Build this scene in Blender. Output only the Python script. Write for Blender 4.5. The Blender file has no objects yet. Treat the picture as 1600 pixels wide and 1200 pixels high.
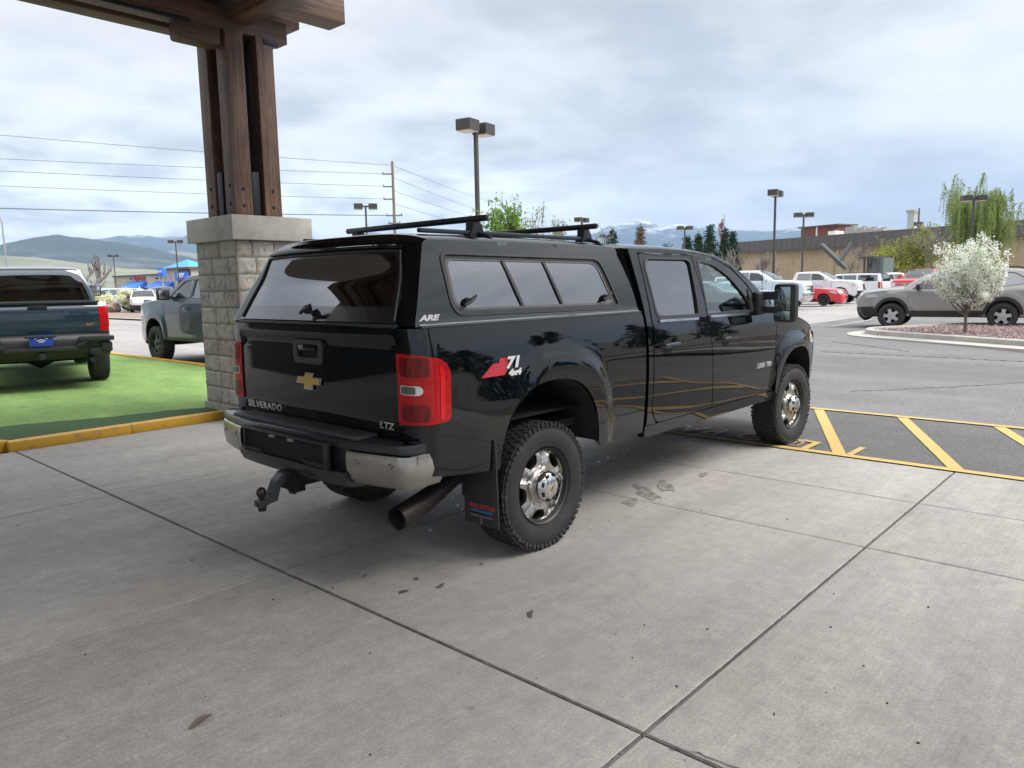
import bpy, bmesh, math, random
import numpy as np
from mathutils import Vector, Matrix, noise
from mathutils.geometry import delaunay_2d_cdt
S = bpy.context.scene
COL = S.collection
PI = math.pi
R_ = math.radians

# ------------------------------------------------------------------ camera
FPX = 1168.84
CAM = Vector((-3.4817, -3.8521, 1.645))
yaw, pitch, roll = R_(42.1376), R_(7.6192), R_(-1.0458)
_f = Vector((math.cos(yaw)*math.cos(pitch), math.sin(yaw)*math.cos(pitch), -math.sin(pitch)))
_r = Vector((math.sin(yaw), -math.cos(yaw), 0)); _u = _r.cross(_f)
_r2 = math.cos(roll)*_r + math.sin(roll)*_u; _u2 = -math.sin(roll)*_r + math.cos(roll)*_u
cd = bpy.data.cameras.new("camera"); cam = bpy.data.objects.new("camera", cd); COL.objects.link(cam)
cam.matrix_world = Matrix(((_r2.x,_u2.x,-_f.x,CAM.x),(_r2.y,_u2.y,-_f.y,CAM.y),(_r2.z,_u2.z,-_f.z,CAM.z),(0,0,0,1)))
cd.sensor_width = 36; cd.lens = 36*FPX/1600; cd.clip_end = 40000; cd.clip_start = .05
S.camera = cam
def ray(px, py): return _f + _r2*((px-800)/FPX) - _u2*((py-600)/FPX)
def at(px, py, d): return CAM + ray(px, py)*d            # surveying helper: a point seen at forward distance d
def gp(px, py, z=0.0):
    d = ray(px, py); return CAM + d*((z-CAM.z)/d.z)
def at_ground(px, d, z=0.0):                              # plan position under image column px at distance d
    r = ray(px, 440); r.z = 0; p = CAM + r*(d/1.0); return Vector((p.x, p.y, z))
def height_at(px, py, d): return at(px, py, d).z

# ------------------------------------------------------------------ world, sun, exposure
SUN_EL, SUN_AZ = 52.0, -62.0          # azimuth measured from +X
w = bpy.data.worlds.new("World"); S.world = w; w.use_nodes = True
nt = w.node_tree; nt.nodes.clear()
def nn(tree, typ, **kw):
    n = tree.nodes.new(typ)
    for k, v in kw.items():
        if k.startswith('i_'):
            n.inputs[int(k[2:]) if k[2:].isdigit() else k[2:].replace('_', ' ')].default_value = v
        else: setattr(n, k, v)
    return n
def mathn(tree, op, a, b=None, c=None, clamp=False):
    n = tree.nodes.new('ShaderNodeMath'); n.operation = op; n.use_clamp = clamp
    for i, v in enumerate((a, b, c)):
        if v is None: continue
        if isinstance(v, (int, float)): n.inputs[i].default_value = v
        else: tree.links.new(v, n.inputs[i])
    return n.outputs[0]
def mixc(tree, fac, a, b, mode='MIX'):
    n = tree.nodes.new('ShaderNodeMix'); n.data_type = 'RGBA'; n.blend_type = mode
    for i, v in ((0, fac), (6, a), (7, b)):
        if isinstance(v, (int, float)): n.inputs[i].default_value = v
        elif isinstance(v, tuple): n.inputs[i].default_value = v if len(v) == 4 else (*v, 1)
        else: tree.links.new(v, n.inputs[i])
    return n.outputs[2]
def ramp(tree, fac, stops, interp='LINEAR'):
    n = tree.nodes.new('ShaderNodeValToRGB'); n.color_ramp.interpolation = interp
    e = n.color_ramp.elements
    while len(e) < len(stops): e.new(0.5)
    for el, (p, c) in zip(e, stops):
        el.position = p; el.color = (c, c, c, 1) if isinstance(c, (int, float)) else (*c, 1)
    if fac is not None: tree.links.new(fac, n.inputs[0])
    return n.outputs[0]
L = nt.links.new
sky = nn(nt, 'ShaderNodeTexSky', sky_type='NISHITA', sun_disc=False, sun_elevation=R_(SUN_EL), sun_rotation=R_(90-SUN_AZ))
tc = nn(nt, 'ShaderNodeTexCoord')
sep = nn(nt, 'ShaderNodeSeparateXYZ'); L(tc.outputs['Generated'], sep.inputs[0])
zc = mathn(nt, 'MAXIMUM', sep.outputs[2], 0.0)
den = mathn(nt, 'ADD', zc, 0.22)
cx = mathn(nt, 'DIVIDE', sep.outputs[0], den); cy = mathn(nt, 'DIVIDE', sep.outputs[1], den)
cv = nn(nt, 'ShaderNodeCombineXYZ'); L(cx, cv.inputs[0]); L(cy, cv.inputs[1]); L(mathn(nt,'MULTIPLY',zc,3.0), cv.inputs[2])
n1 = nn(nt, 'ShaderNodeTexNoise', i_Scale=0.75, i_Detail=9.0, i_Roughness=0.48, i_Distortion=0.35); L(cv.outputs[0], n1.inputs['Vector'])
n2 = nn(nt, 'ShaderNodeTexNoise', i_Scale=3.4, i_Detail=6.0, i_Roughness=0.55, i_Distortion=0.2); L(cv.outputs[0], n2.inputs['Vector'])
nsum = mathn(nt, 'ADD', mathn(nt, 'MULTIPLY', n1.outputs[0], 0.72), mathn(nt, 'MULTIPLY', n2.outputs[0], 0.28))
cloud = ramp(nt, nsum, [(0.37, (0.34,0.352,0.375)), (0.45, (0.43,0.442,0.465)), (0.52, (0.58,0.583,0.59)), (0.60, (0.69,0.685,0.68))])
# thinner, brighter cloud low in the west (left of the view), overcast sky brightens towards the zenith
el = zc
low = ramp(nt, el, [(0.0, 0.75), (0.10, 0.85), (0.17, 0.35), (0.28, 0.0)])
azd = nn(nt, 'ShaderNodeVectorMath', operation='DOT_PRODUCT'); L(tc.outputs['Generated'], azd.inputs[0])
azd.inputs[1].default_value = (math.cos(R_(66)), math.sin(R_(66)), 0)
azf = ramp(nt, azd.outputs['Value'], [(0.80, 0.0), (0.93, 1.0)])
brk = ramp(nt, n2.outputs[0], [(0.36, 0.25), (0.56, 1.0)])
bf = mathn(nt, 'MULTIPLY', mathn(nt, 'MULTIPLY', low, azf), brk)
c2 = mixc(nt, bf, cloud, (1.1, 1.10, 1.08))
zen = ramp(nt, el, [(0.0, 0.84), (0.20, 0.76), (0.32, 0.72), (0.50, 1.45), (1.0, 2.25)])
ov = nn(nt, 'ShaderNodeVectorMath', operation='SCALE'); L(c2, ov.inputs[0]); L(zen, ov.inputs['Scale'])
skd = nn(nt, 'ShaderNodeVectorMath', operation='SCALE'); L(sky.outputs[0], skd.inputs[0]); skd.inputs['Scale'].default_value = 0.10
fin = mixc(nt, 0.96, skd.outputs[0], ov.outputs[0])
bg = nn(nt, 'ShaderNodeBackground'); L(fin, bg.inputs[0]); bg.inputs[1].default_value = 1.0
wo = nn(nt, 'ShaderNodeOutputWorld'); L(bg.outputs[0], wo.inputs[0])
w.cycles.sampling_method = 'MANUAL'; w.cycles.sample_map_resolution = 512
sl = bpy.data.lights.new("sun", 'SUN'); sl.energy = 2.3; sl.angle = R_(38); sl.color = (1.0, 0.96, 0.90)
so = bpy.data.objects.new("sun", sl); COL.objects.link(so)
sd = Vector((math.cos(R_(SUN_EL))*math.cos(R_(SUN_AZ)), math.cos(R_(SUN_EL))*math.sin(R_(SUN_AZ)), math.sin(R_(SUN_EL))))
so.rotation_euler = sd.to_track_quat('Z', 'Y').to_euler(); so.location = (0, 0, 60)
S.view_settings.view_transform = 'Standard'; S.view_settings.look = 'None'
S.view_settings.exposure = 1.05; S.view_settings.gamma = 1.0
S.cycles.max_bounces = 6; S.cycles.glossy_bounces = 4; S.cycles.transparent_max_bounces = 12
S.cycles.volume_bounces = 0; S.cycles.caustics_reflective = False; S.cycles.caustics_refractive = False

# ------------------------------------------------------------------ materials
MATS = {}
def mat(name, col=(.5,.5,.5), rough=.5, metal=0., coat=0., spec=.5, **kw):
    if name in MATS: return MATS[name]
    m = bpy.data.materials.new(name); m.use_nodes = True; MATS[name] = m
    b = m.node_tree.nodes['Principled BSDF']
    b.inputs['Base Color'].default_value = (*col, 1); b.inputs['Roughness'].default_value = rough
    b.inputs['Metallic'].default_value = metal; b.inputs['Coat Weight'].default_value = coat
    b.inputs['Specular IOR Level'].default_value = spec
    if 'coat_rough' in kw: b.inputs['Coat Roughness'].default_value = kw['coat_rough']
    if 'coat_ior' in kw: b.inputs['Coat IOR'].default_value = kw['coat_ior']
    t = m.node_tree; oc = t.nodes.new('ShaderNodeTexCoord')
    vec = oc.outputs['Object']
    if kw.get('stretch'):
        mp = t.nodes.new('ShaderNodeMapping'); mp.inputs['Scale'].default_value = kw['stretch']
        t.links.new(vec, mp.inputs[0]); vec = mp.outputs[0]
    if kw.get('var'):                                    # (scale, colour2, lo, hi)
        sc, c2_, lo, hi = kw['var']
        n = nn(t, 'ShaderNodeTexNoise', i_Scale=sc, i_Detail=6.0, i_Roughness=.6); t.links.new(vec, n.inputs['Vector'])
        f = ramp(t, n.outputs[0], [(lo, 0.0), (hi, 1.0)])
        c = mixc(t, f, (*col, 1), (*c2_, 1)); t.links.new(c, b.inputs['Base Color'])
    if kw.get('bump'):
        sc, st = kw['bump']
        n = nn(t, 'ShaderNodeTexNoise', i_Scale=sc, i_Detail=5.0, i_Roughness=.65); t.links.new(vec, n.inputs['Vector'])
        bp = nn(t, 'ShaderNodeBump', i_Strength=st, i_Distance=kw.get('bdist', .01)); t.links.new(n.outputs[0], bp.inputs['Height'])
        t.links.new(bp.outputs[0], b.inputs['Normal'])
    return m
def paint(name, col, metal=0., rough=.35, ior=1.5):
    return mat(name, col, rough, metal, 1.0, .5, coat_rough=.03, coat_ior=ior)
def glass(name, tint, f0=.08):
    if name in MATS: return MATS[name]
    m = bpy.data.materials.new(name); m.use_nodes = True; MATS[name] = m
    t = m.node_tree; t.nodes.clear()
    o = nn(t, 'ShaderNodeOutputMaterial'); tr = nn(t, 'ShaderNodeBsdfTransparent'); tr.inputs[0].default_value = (*tint, 1)
    g = nn(t, 'ShaderNodeBsdfGlossy'); g.inputs['Roughness'].default_value = .01; g.inputs[0].default_value = (.95,.97,1,1)
    lw = nn(t, 'ShaderNodeLayerWeight'); lw.inputs[0].default_value = .5; fr5 = mathn(t, 'MULTIPLY_ADD', mathn(t, 'POWER', lw.outputs['Facing'], 4.0), 1-f0, f0); mx = nn(t, 'ShaderNodeMixShader')
    t.links.new(fr5, mx.inputs[0]); t.links.new(tr.outputs[0], mx.inputs[1]); t.links.new(g.outputs[0], mx.inputs[2])
    t.links.new(mx.outputs[0], o.inputs[0]); return m
BLACKP = paint('black_paint', (.004,.005,.007), 0, .3, 1.52)
def dirty_black():
    m = BLACKP; t = m.node_tree; b = t.nodes['Principled BSDF']
    oc = nn(t, 'ShaderNodeTexCoord'); mp = nn(t, 'ShaderNodeMapping'); mp.inputs['Scale'].default_value = (9, 9, .9)
    t.links.new(oc.outputs['Object'], mp.inputs[0])
    n = nn(t, 'ShaderNodeTexNoise', i_Scale=1.6, i_Detail=7.0, i_Roughness=.7); t.links.new(mp.outputs[0], n.inputs['Vector'])
    b.inputs["Specular IOR Level"].default_value = 0; r = ramp(t, n.outputs[0], [(.42, .012), (.75, .07)]); t.links.new(r, b.inputs['Coat Roughness'])
    c = ramp(t, n.outputs[0], [(.45, (.002,.003,.004)), (.85, (.009,.009,.009))]); t.links.new(c, b.inputs['Base Color'])
dirty_black()
PLASTIC = mat('black_plastic', (.018,.018,.020), .45, bump=(180, .15))
RUBBER = mat('tyre_rubber', (.022,.022,.022), .75, var=(9, (.05,.048,.045), .5, .8), bump=(60, .3))
BADGE = mat('badge_chrome', (.80,.80,.80), .28, .9)
CHROME = mat('chrome', (.60,.59,.57), .16, 1.0)
DIRTYCHROME = mat('dull_chrome', (.42,.405,.38), .20, 1.0, var=(9, (.33,.31,.285), .42, .75), bump=(40, .03))
ALLOY = mat('polished_alloy', (.50,.485,.45), .33, 1.0, var=(22, (.28,.25,.21), .5, .72))
ALLOYD = mat('grey_alloy', (.36,.36,.36), .35, .8)
DARKRIM = mat('black_rim', (.02,.02,.022), .3)
UNDER = mat('underbody', (.012,.012,.012), .9)
INTER = mat('interior_cloth', (.03,.03,.032), .85)
GLF = glass('tinted_green_glass', (.80,1.0,.94), .09)
GLP = glass('privacy_glass', (.035,.04,.045), .21)
GLW = glass('clear_glass', (.84,.95,.92), .05)
GLB = glass('clear_windscreen', (.42,.52,.52), .08)
REDL = mat('red_lens', (.48,.004,.008), .22, 0, .25, .25, var=(11, (.34,.002,.005), .40, .66), stretch=(1,1,4))
CLEARL = mat('clear_lens', (.62,.62,.60), .15, .3, 1.0)
AMBER = mat('amber_lens', (.65,.25,.03), .2, 0, 1.0)
GOLD = mat('gold_emblem', (.62,.42,.10), .25, .6, .5)
WHITEP = paint('white_paint', (.72,.73,.74)); ICEP = paint('pale_blue_white_paint', (.62,.70,.76)); SILVP = paint('silver_paint', (.50,.53,.56), .4)
REDP = paint('red_paint', (.60,.012,.025)); BLUEP = paint('dark_blue_paint', (.012,.030,.050), .15, .35, 1.6)
GREYP = paint('grey_blue_paint', (.050,.064,.075), .35, .4, 1.5); BEIGEP = paint('light_brown_paint', (.27,.26,.245), .3, .4)
GUNP = paint('gunmetal_paint', (.06,.065,.07), .3); LBLUEP = paint('light_blue_paint', (.36,.48,.62), .2)
WHITEM = mat('white_marking', (.75,.75,.75), .5)
BLUEM = mat('blue_plate', (.02,.05,.33), .4)
CONC_L = mat('kerb_concrete', (.42,.40,.36), .85, var=(3, (.33,.31,.28), .4, .7), bump=(40, .4))
YPAINT = mat('yellow_kerb_paint', (.56,.31,.03), .6, var=(9, (.30,.19,.07), .52, .74), bump=(50, .3))

# ------------------------------------------------------------------ object helpers
def setp(o, label=None, cat=None, group=None, kind=None):
    if label: o['label'] = label
    if cat: o['category'] = cat
    if group: o['group'] = group
    if kind: o['kind'] = kind
    return o
def empty(name, loc=(0,0,0), rz=0, label=None, cat=None, group=None):
    o = bpy.data.objects.new(name, None); COL.objects.link(o); o.location = loc; o.rotation_euler = (0,0,rz)
    o.empty_display_size = .2
    return setp(o, label, cat, group)
def mk(name, verts, faces, m, parent=None, smooth=30, loc=None):
    me = bpy.data.meshes.new(name); me.from_pydata([tuple(v) for v in verts], [], [tuple(f) for f in faces]); me.validate()
    if smooth is not None and len(me.polygons):
        me.polygons.foreach_set('use_smooth', [True]*len(me.polygons)); me.set_sharp_from_angle(angle=R_(smooth))
    me.update()
    o = bpy.data.objects.new(name, me); COL.objects.link(o)
    for x in (m if isinstance(m, (list, tuple)) else [m]): me.materials.append(x)
    if parent: o.parent = parent
    if loc is not None: o.location = loc
    return o
class MB:
    """collects shapes into one mesh"""
    def __init__(s): s.v = []; s.f = []
    def add(s, v, f):
        n = len(s.v); s.v += [Vector(a) for a in v]; s.f += [tuple(n+i for i in g) for g in f]; return s
    def box(s, c, d, rot=None, bev=0.0):
        hx, hy, hz = d[0]/2, d[1]/2, d[2]/2
        if bev > 0:
            bm = bmesh.new(); bmesh.ops.create_cube(bm, size=1)
            for v in bm.verts: v.co = Vector((v.co.x*d[0], v.co.y*d[1], v.co.z*d[2]))
            bmesh.ops.bevel(bm, geom=list(bm.edges), offset=bev, segments=2, affect='EDGES', profile=.6)
            bm.verts.index_update(); vs = [v.co.copy() for v in bm.verts]; fs = [[v.index for v in f.verts] for f in bm.faces]; bm.free()
        else:
            vs = [Vector((x,y,z)) for x in (-hx,hx) for y in (-hy,hy) for z in (-hz,hz)]
            fs = [(0,1,3,2),(4,6,7,5),(0,4,5,1),(2,3,7,6),(0,2,6,4),(1,5,7,3)]
        if rot is not None: vs = [rot @ v for v in vs]
        return s.add([v+Vector(c) for v in vs], fs)
    def tube(s, pts, r, n=8, cap=True):
        pts = [Vector(p) for p in pts]; rs = r if isinstance(r, (list, tuple)) else [r]*len(pts)
        vs = []; up = None
        for i, p in enumerate(pts):
            t = (pts[min(i+1, len(pts)-1)]-pts[max(i-1, 0)]).normalized()
            if up is None:
                up = t.orthogonal().normalized()
            else:
                up = (up - t*up.dot(t)).normalized()
            b = t.cross(up)
            for k in range(n):
                a = 2*PI*k/n; vs.append(p + (up*math.cos(a)+b*math.sin(a))*rs[i])
        fs = []
        for i in range(len(pts)-1):
            for k in range(n):
                a = i*n+k; b_ = i*n+(k+1) % n; fs.append((a, b_, b_+n, a+n))
        if cap: fs.append(tuple(range(n-1, -1, -1))); fs.append(tuple((len(pts)-1)*n+k for k in range(n)))
        return s.add(vs, fs)
    def lathe(s, prof, axis='y', c=(0,0,0), n=32, closed=False):
        vs = []; fs = []
        for (r, h) in prof:
            for k in range(n):
                a = 2*PI*k/n; x, z = r*math.cos(a), r*math.sin(a)
                v = {'y': (x, h, z), 'z': (x, z, h), 'x': (h, x, z)}[axis]
                vs.append(Vector(v)+Vector(c))
        m = len(prof)
        for i in range(m if closed else m-1):
            j = (i+1) % m
            for k in range(n):
                k2 = (k+1) % n; fs.append((i*n+k, i*n+k2, j*n+k2, j*n+k))
        return s.add(vs, fs)
    def prism(s, poly, axis, a, b):
        n = len(poly); vs = []
        for h in (a, b):
            for (p, q) in poly: vs.append({'x': (h,p,q), 'y': (p,h,q), 'z': (p,q,h)}[axis])
        fs = [tuple(range(n)), tuple(range(2*n-1, n-1, -1))]+[(i, (i+1)%n, n+(i+1)%n, n+i) for i in range(n)]
        return s.add(vs, fs)
    def build(s, name, m, parent=None, smooth=30, fix=True, loc=None):
        o = mk(name, s.v, s.f, m, parent, None, loc)
        me = o.data
        if fix:
            bm = bmesh.new(); bm.from_mesh(me); bmesh.ops.recalc_face_normals(bm, faces=bm.faces); bm.to_mesh(me); bm.free()
        if smooth is not None:
            me.polygons.foreach_set('use_smooth', [True]*len(me.polygons)); me.set_sharp_from_angle(angle=R_(smooth))
        return o
def sst(a, b, x):
    t = min(1, max(0, (x-a)/(b-a))); return t*t*(3-2*t)
def interp(x, pts):
    if x <= pts[0][0]: return pts[0][1]
    for (a, va), (b, vb) in zip(pts, pts[1:]):
        if x <= b: return va+(vb-va)*(x-a)/(b-a)
    return pts[-1][1]
def crom(pts, n=6):
    """Catmull-Rom through 2D points"""
    P = [np.array(p, float) for p in pts]; P = [2*P[0]-P[1]]+P+[2*P[-1]-P[-2]]; out = []
    for i in range(1, len(P)-2):
        for k in range(n):
            t = k/n; out.append(tuple(.5*((2*P[i])+(-P[i-1]+P[i+1])*t+(2*P[i-1]-5*P[i]+4*P[i+1]-P[i+2])*t*t+(-P[i-1]+3*P[i]-3*P[i+1]+P[i+2])*t**3)))
    out.append(tuple(P[-2])); return out
def rpoly(pts, r, n=4):
    """round the corners of a closed polygon; r: number or list"""
    out = []; N = len(pts)
    for i in range(N):
        p = Vector(pts[i]); a = Vector(pts[i-1])-p; b = Vector(pts[(i+1) % N])-p
        rr = r[i] if isinstance(r, (list, tuple)) else r
        d = min(rr, a.length*.45, b.length*.45)
        if d < 1e-4: out.append(tuple(p)); continue
        A = p+a.normalized()*d; B = p+b.normalized()*d
        for k in range(n+1):
            t = k/n; out.append(tuple(A*(1-t)**2+p*2*t*(1-t)+B*t*t))
    return out
def inside(P, poly):
    x, y = P[:, 0], P[:, 1]; c = np.zeros(len(P), bool); q = np.array(poly); n = len(q)
    for i in range(n):
        x1, y1 = q[i]; x2, y2 = q[(i+1) % n]
        if y1 == y2: continue
        m = ((y1 > y) != (y2 > y)) & (x < (x2-x1)*(y-y1)/(y2-y1)+x1); c ^= m
    return c
def resample(poly, step):
    out = []; n = len(poly)
    for i in range(n):
        a = np.array(poly[i], float); b = np.array(poly[(i+1) % n], float); L_ = np.linalg.norm(b-a)
        k = max(1, int(round(L_/step)))
        for j in range(k): out.append(a+(b-a)*j/k)
    return out
def tri2d(poly, holes, step):
    loops = [resample(poly, step)]+[resample(h, step) for h in holes]
    allb = np.array([p for l in loops for p in l])
    lo, hi = allb.min(0), allb.max(0)
    gx = np.arange(lo[0]+step/2, hi[0], step); gy = np.arange(lo[1]+step/2, hi[1], step)
    G = np.array([(x+(step/2 if j % 2 else 0), y) for j, y in enumerate(gy) for x in gx]) if len(gx) and len(gy) else np.zeros((0,2))
    if len(G):
        m = inside(G, loops[0])
        for h in loops[1:]: m &= ~inside(G, h)
        G = G[m]
    if len(G):
        D = np.sqrt(((G[:, None, :]-allb[None])**2).sum(-1)).min(1) if len(G)*len(allb) < 6e6 else np.array([np.sqrt(((g-allb)**2).sum(-1)).min() for g in G])
        G = G[D > .5*step]
    vs = [Vector((float(p[0]), float(p[1]))) for p in allb]+[Vector((float(p[0]), float(p[1]))) for p in G]
    es = []; k = 0
    for l in loops:
        n = len(l); es += [(k+i, k+(i+1) % n) for i in range(n)]; k += n
    r = delaunay_2d_cdt(vs, es, [], 0, 1e-6)
    V = np.array([tuple(v) for v in r[0]]); F = [f for f in r[2]]
    C = np.array([V[list(f)].mean(0) for f in F]); m = inside(C, loops[0])
    for h in loops[1:]: m &= ~inside(C, h)
    F = [f for f, k_ in zip(F, m) if k_]
    # boundary edges
    cnt = {}
    for f in F:
        for a, b in zip(f, list(f[1:])+[f[0]]): cnt[(a, b)] = 1
    B = [(a, b) for (a, b) in cnt if (b, a) not in cnt]
    return V, F, B
def panel(name, poly, holes, fn, m, parent, step=.05, inward=None, depth=0., flip=False, smooth=35):
    """2D outline -> curved panel; fn(u,v)->xyz; boundary folded inward by depth"""
    V, F, B = tri2d(poly, holes, step)
    vs = [Vector(fn(float(a), float(b))) for a, b in V]; fs = [tuple(f) for f in F]
    if depth:
        n = len(vs); used = sorted({a for e in B for a in e}); idx = {a: n+i for i, a in enumerate(used)}
        vs += [vs[a]+Vector(inward)*depth for a in used]; fs += [(b, a, idx[a], idx[b]) for a, b in B]
    if flip: fs = [tuple(reversed(f)) for f in fs]
    return mk(name, vs, fs, m, parent, smooth)
def text(name, s, size, m, parent=None, ext=.003, matrix=None, shear=0, bold=0., sx=1., align='CENTER', space=1.):
    c = bpy.data.curves.new(name, 'FONT'); c.body = s; c.size = size; c.extrude = ext; c.align_x = align; c.align_y = 'CENTER'
    c.shear = shear; c.offset = bold; c.space_character = space; c.resolution_u = 3
    o = bpy.data.objects.new(name+'_c', c); COL.objects.link(o)
    me = bpy.data.meshes.new_from_object(o.evaluated_get(bpy.context.evaluated_depsgraph_get()))
    bpy.data.objects.remove(o); bpy.data.curves.remove(c)
    me.transform(Matrix.Diagonal((sx,1,1,1)))
    me.name = name; r = bpy.data.objects.new(name, me); COL.objects.link(r)
    me.materials.clear(); me.materials.append(m)
    if parent: r.parent = parent
    if matrix: r.matrix_local = matrix
    return r
def frame(origin, right, up):
    r = Vector(right).normalized(); u = Vector(up).normalized(); n = r.cross(u)
    return Matrix(((r.x,u.x,n.x,origin[0]),(r.y,u.y,n.y,origin[1]),(r.z,u.z,n.z,origin[2]),(0,0,0,1)))
BOW = [(-.5,-.12),(-.42,.16),(-.17,.16),(-.13,.33),(.21,.33),(.17,.16),(.5,.16),(.42,-.12),(.17,-.12),(.13,-.33),(-.21,-.33),(-.17,-.12)]
def emblem(parent, origin, right, up, wd, nm='emblem'):
    a = MB().prism([(x*wd*1.08, y*wd*.60) for x, y in BOW], 'z', 0, .006).build(nm, CHROME, parent, None)
    a.matrix_local = frame(origin, right, up)
    b = MB().prism([(x*wd*.95, y*wd*.46) for x, y in BOW], 'z', .0062, .009).build('gold_face', GOLD, a, None)
    return a
# ------------------------------------------------------------------ vehicles: a chain of skins over the car, side skins below
class Chain:
    def __init__(s, segs, W, p=3.0, sm=5):
        s.pts = []; s.c = []; s.rng = {}; s.W = W; s.p = p; cprev = None
        for seg in segs:
            nm, pts, c = seg[0], seg[1], seg[2]
            q = crom(pts, sm) if len(pts) > 2 else [pts[0], ((pts[0][0]+pts[1][0])/2, (pts[0][1]+pts[1][1])/2), pts[1]]
            c0 = cprev if cprev is not None else c
            cs = [c0+(c-c0)*sst(0, .5, i/(len(q)-1)) for i in range(len(q))]
            if s.pts: i0 = len(s.pts)-1; s.pts += q[1:]; s.c += cs[1:]
            else: i0 = 0; s.pts = list(q); s.c = cs
            s.rng[nm] = (i0, len(s.pts)-1); cprev = c
        n = len(s.pts); s.n = []
        for i in range(n):
            t = np.zeros(2)
            for a, b in ((i-1, i), (i, i+1)):
                if a >= 0 and b < n:
                    d = np.array(s.pts[b])-np.array(s.pts[a]); l = np.linalg.norm(d)
                    if l > 1e-6: t += d/l
            t /= max(1e-6, np.linalg.norm(t)); s.n.append((t[1], -t[0]))
    def P(s, fi, t, off=0.):
        i = int(min(max(fi, 0), len(s.pts)-1.001)); f = fi-i
        x = s.pts[i][0]*(1-f)+s.pts[i+1][0]*f; z = s.pts[i][1]*(1-f)+s.pts[i+1][1]*f
        nx = s.n[i][0]*(1-f)+s.n[i+1][0]*f; nz = s.n[i][1]*(1-f)+s.n[i+1][1]*f; c = s.c[i]*(1-f)+s.c[i+1]*f
        o = c*math.sqrt(max(0, 1-abs(t)**s.p))+off
        return Vector((x+nx*o, s.W(x, z)*t, z+nz*o))
    T = [1-((1-i/14.)**2.0) for i in range(15)]
    def grid(s, name, m, parent, seg=None, i0=None, i1=None, t0=-1., t1=1., off=0., smooth=40, trim=0.):
        if seg: i0, i1 = s.rng[seg]; i0 += trim; i1 -= trim
        ts = sorted({round(x, 5) for x in ([-a for a in s.T]+s.T) if t0 <= x <= t1}|{t0, t1})
        k0 = int(math.ceil(i0+1e-6)); k1 = int(math.floor(i1-1e-6)); rows = [i0]+[float(k) for k in range(k0, k1+1) if i0 < k < i1]+[i1]
        vs = [s.P(r, t, off) for r in rows for t in ts]; m_ = len(ts)
        fs = [(i*m_+j, i*m_+j+1, (i+1)*m_+j+1, (i+1)*m_+j) for i in range(len(rows)-1) for j in range(m_-1)]
        return mk(name, vs, fs, m, parent, smooth)
    def patch(s, name, m, parent, i0, i1, t0, t1, off=.008):
        """a thick patch lying on the skin, with its own rim"""
        n = 6; vs = []
        for o in (off, -.01):
            for i in range(n+1):
                for j in range(n+1): vs.append(s.P(i0+(i1-i0)*i/n, t0+(t1-t0)*j/n, o))
        N = n+1; fs = [(i*N+j, i*N+j+1, (i+1)*N+j+1, (i+1)*N+j) for i in range(n) for j in range(n)]
        per = [i*N for i in range(N)]+[n*N+j for j in range(1, N)]+[i*N+n for i in range(n-1, -1, -1)]+[j for j in range(n-1, 0, -1)]
        M = N*N; fs += [(per[k], per[(k+1) % len(per)], per[(k+1) % len(per)]+M, per[k]+M) for k in range(len(per))]
        return mk(name, vs, fs, m, parent, 40)
def arch_pts(cx, zc, ra, rb, zb, n=18, e=2.3):
    """opening outline from rear foot over the wheel to front foot"""
    out = []
    a0 = math.asin(max(-1, min(1, (zb-zc)/rb)))
    for i in range(n+1):
        a = (PI-a0)-(PI-2*a0)*i/n
        ca, sa = math.cos(a), math.sin(a)
        k = (abs(ca)**e+abs(sa)**e)**(-1/e) if sa > 0 else 1
        out.append((cx+ra*ca*k, zc+rb*sa*k))
    return out
def wheel_well(parent, cx, zc, ra, rb, zb, ymax, s, W, depth=.42):
    A = arch_pts(cx, zc, ra, rb, zb); vs = []
    for (x, z) in A:
        y = W(x, z)-.004
        vs += [Vector((x, s*y, z)), Vector((x, s*(y-.03), z+.002)), Vector((x, s*(y-depth), z+.01))]
    n = len(A); fs = [(3*i+j, 3*i+j+1, 3*i+j+4, 3*i+j+3) for i in range(n-1) for j in (0, 1)]
    fs.append(tuple(3*i+2 for i in range(n)))
    return mk('wheel_well', vs, fs, UNDER, parent, None)
# ---- wheels
def tyre_mesh(R, wd, rr, blocks=0):
    m = MB(); h = wd/2
    prof = [(rr+.004, -h*.80), (rr+.012, -h*.93), (rr+.045, -h*1.02), ((R+rr)/2, -h*1.06), (R-.055, -h*1.02), (R-.030, -h*.95), (R-.010, -h*.84), (R-.008, -h*.4), (R-.008, h*.4), (R-.010, h*.84), (R-.030, h*.95), (R-.055, h*1.02), ((R+rr)/2, h*1.06), (rr+.045, h*1.02), (rr+.012, h*.93), (rr+.004, h*.80), (rr-.02, h*.7), (rr-.02, -h*.7)]
    m.lathe(prof, 'y', n=64, closed=True)
    if blocks:
        rng = random.Random(3)
        for k in range(blocks):
            a = 2*PI*k/blocks
            for (y, dx, lay) in ((-h*.80, .034, 0), (-h*.38, .026, .5), (0, .026, 0), (h*.38, .026, .5), (h*.80, .034, 0)):
                aa = a+lay*2*PI/blocks; rot = Matrix.Rotation(-aa, 3, 'Y')
                rz = Matrix.Rotation(rng.choice((-.25, .25)), 3, 'X')
                m.box(rot @ Vector((R-.004, y, 0)), (.012, h*.33, 2*PI*R/blocks*.70), rot @ rz)
            for sg in (-1, 1):
                rot = Matrix.Rotation(-a, 3, 'Y'); L_ = .022 if k % 2 else .034
                m.box(rot @ Vector((R-.026, sg*h*.965, 0)), (L_, .012, 2*PI*R/blocks*.62), rot @ Matrix.Rotation(sg*.28, 3, 'Z'))
    return m
WHEELS = {}
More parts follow.
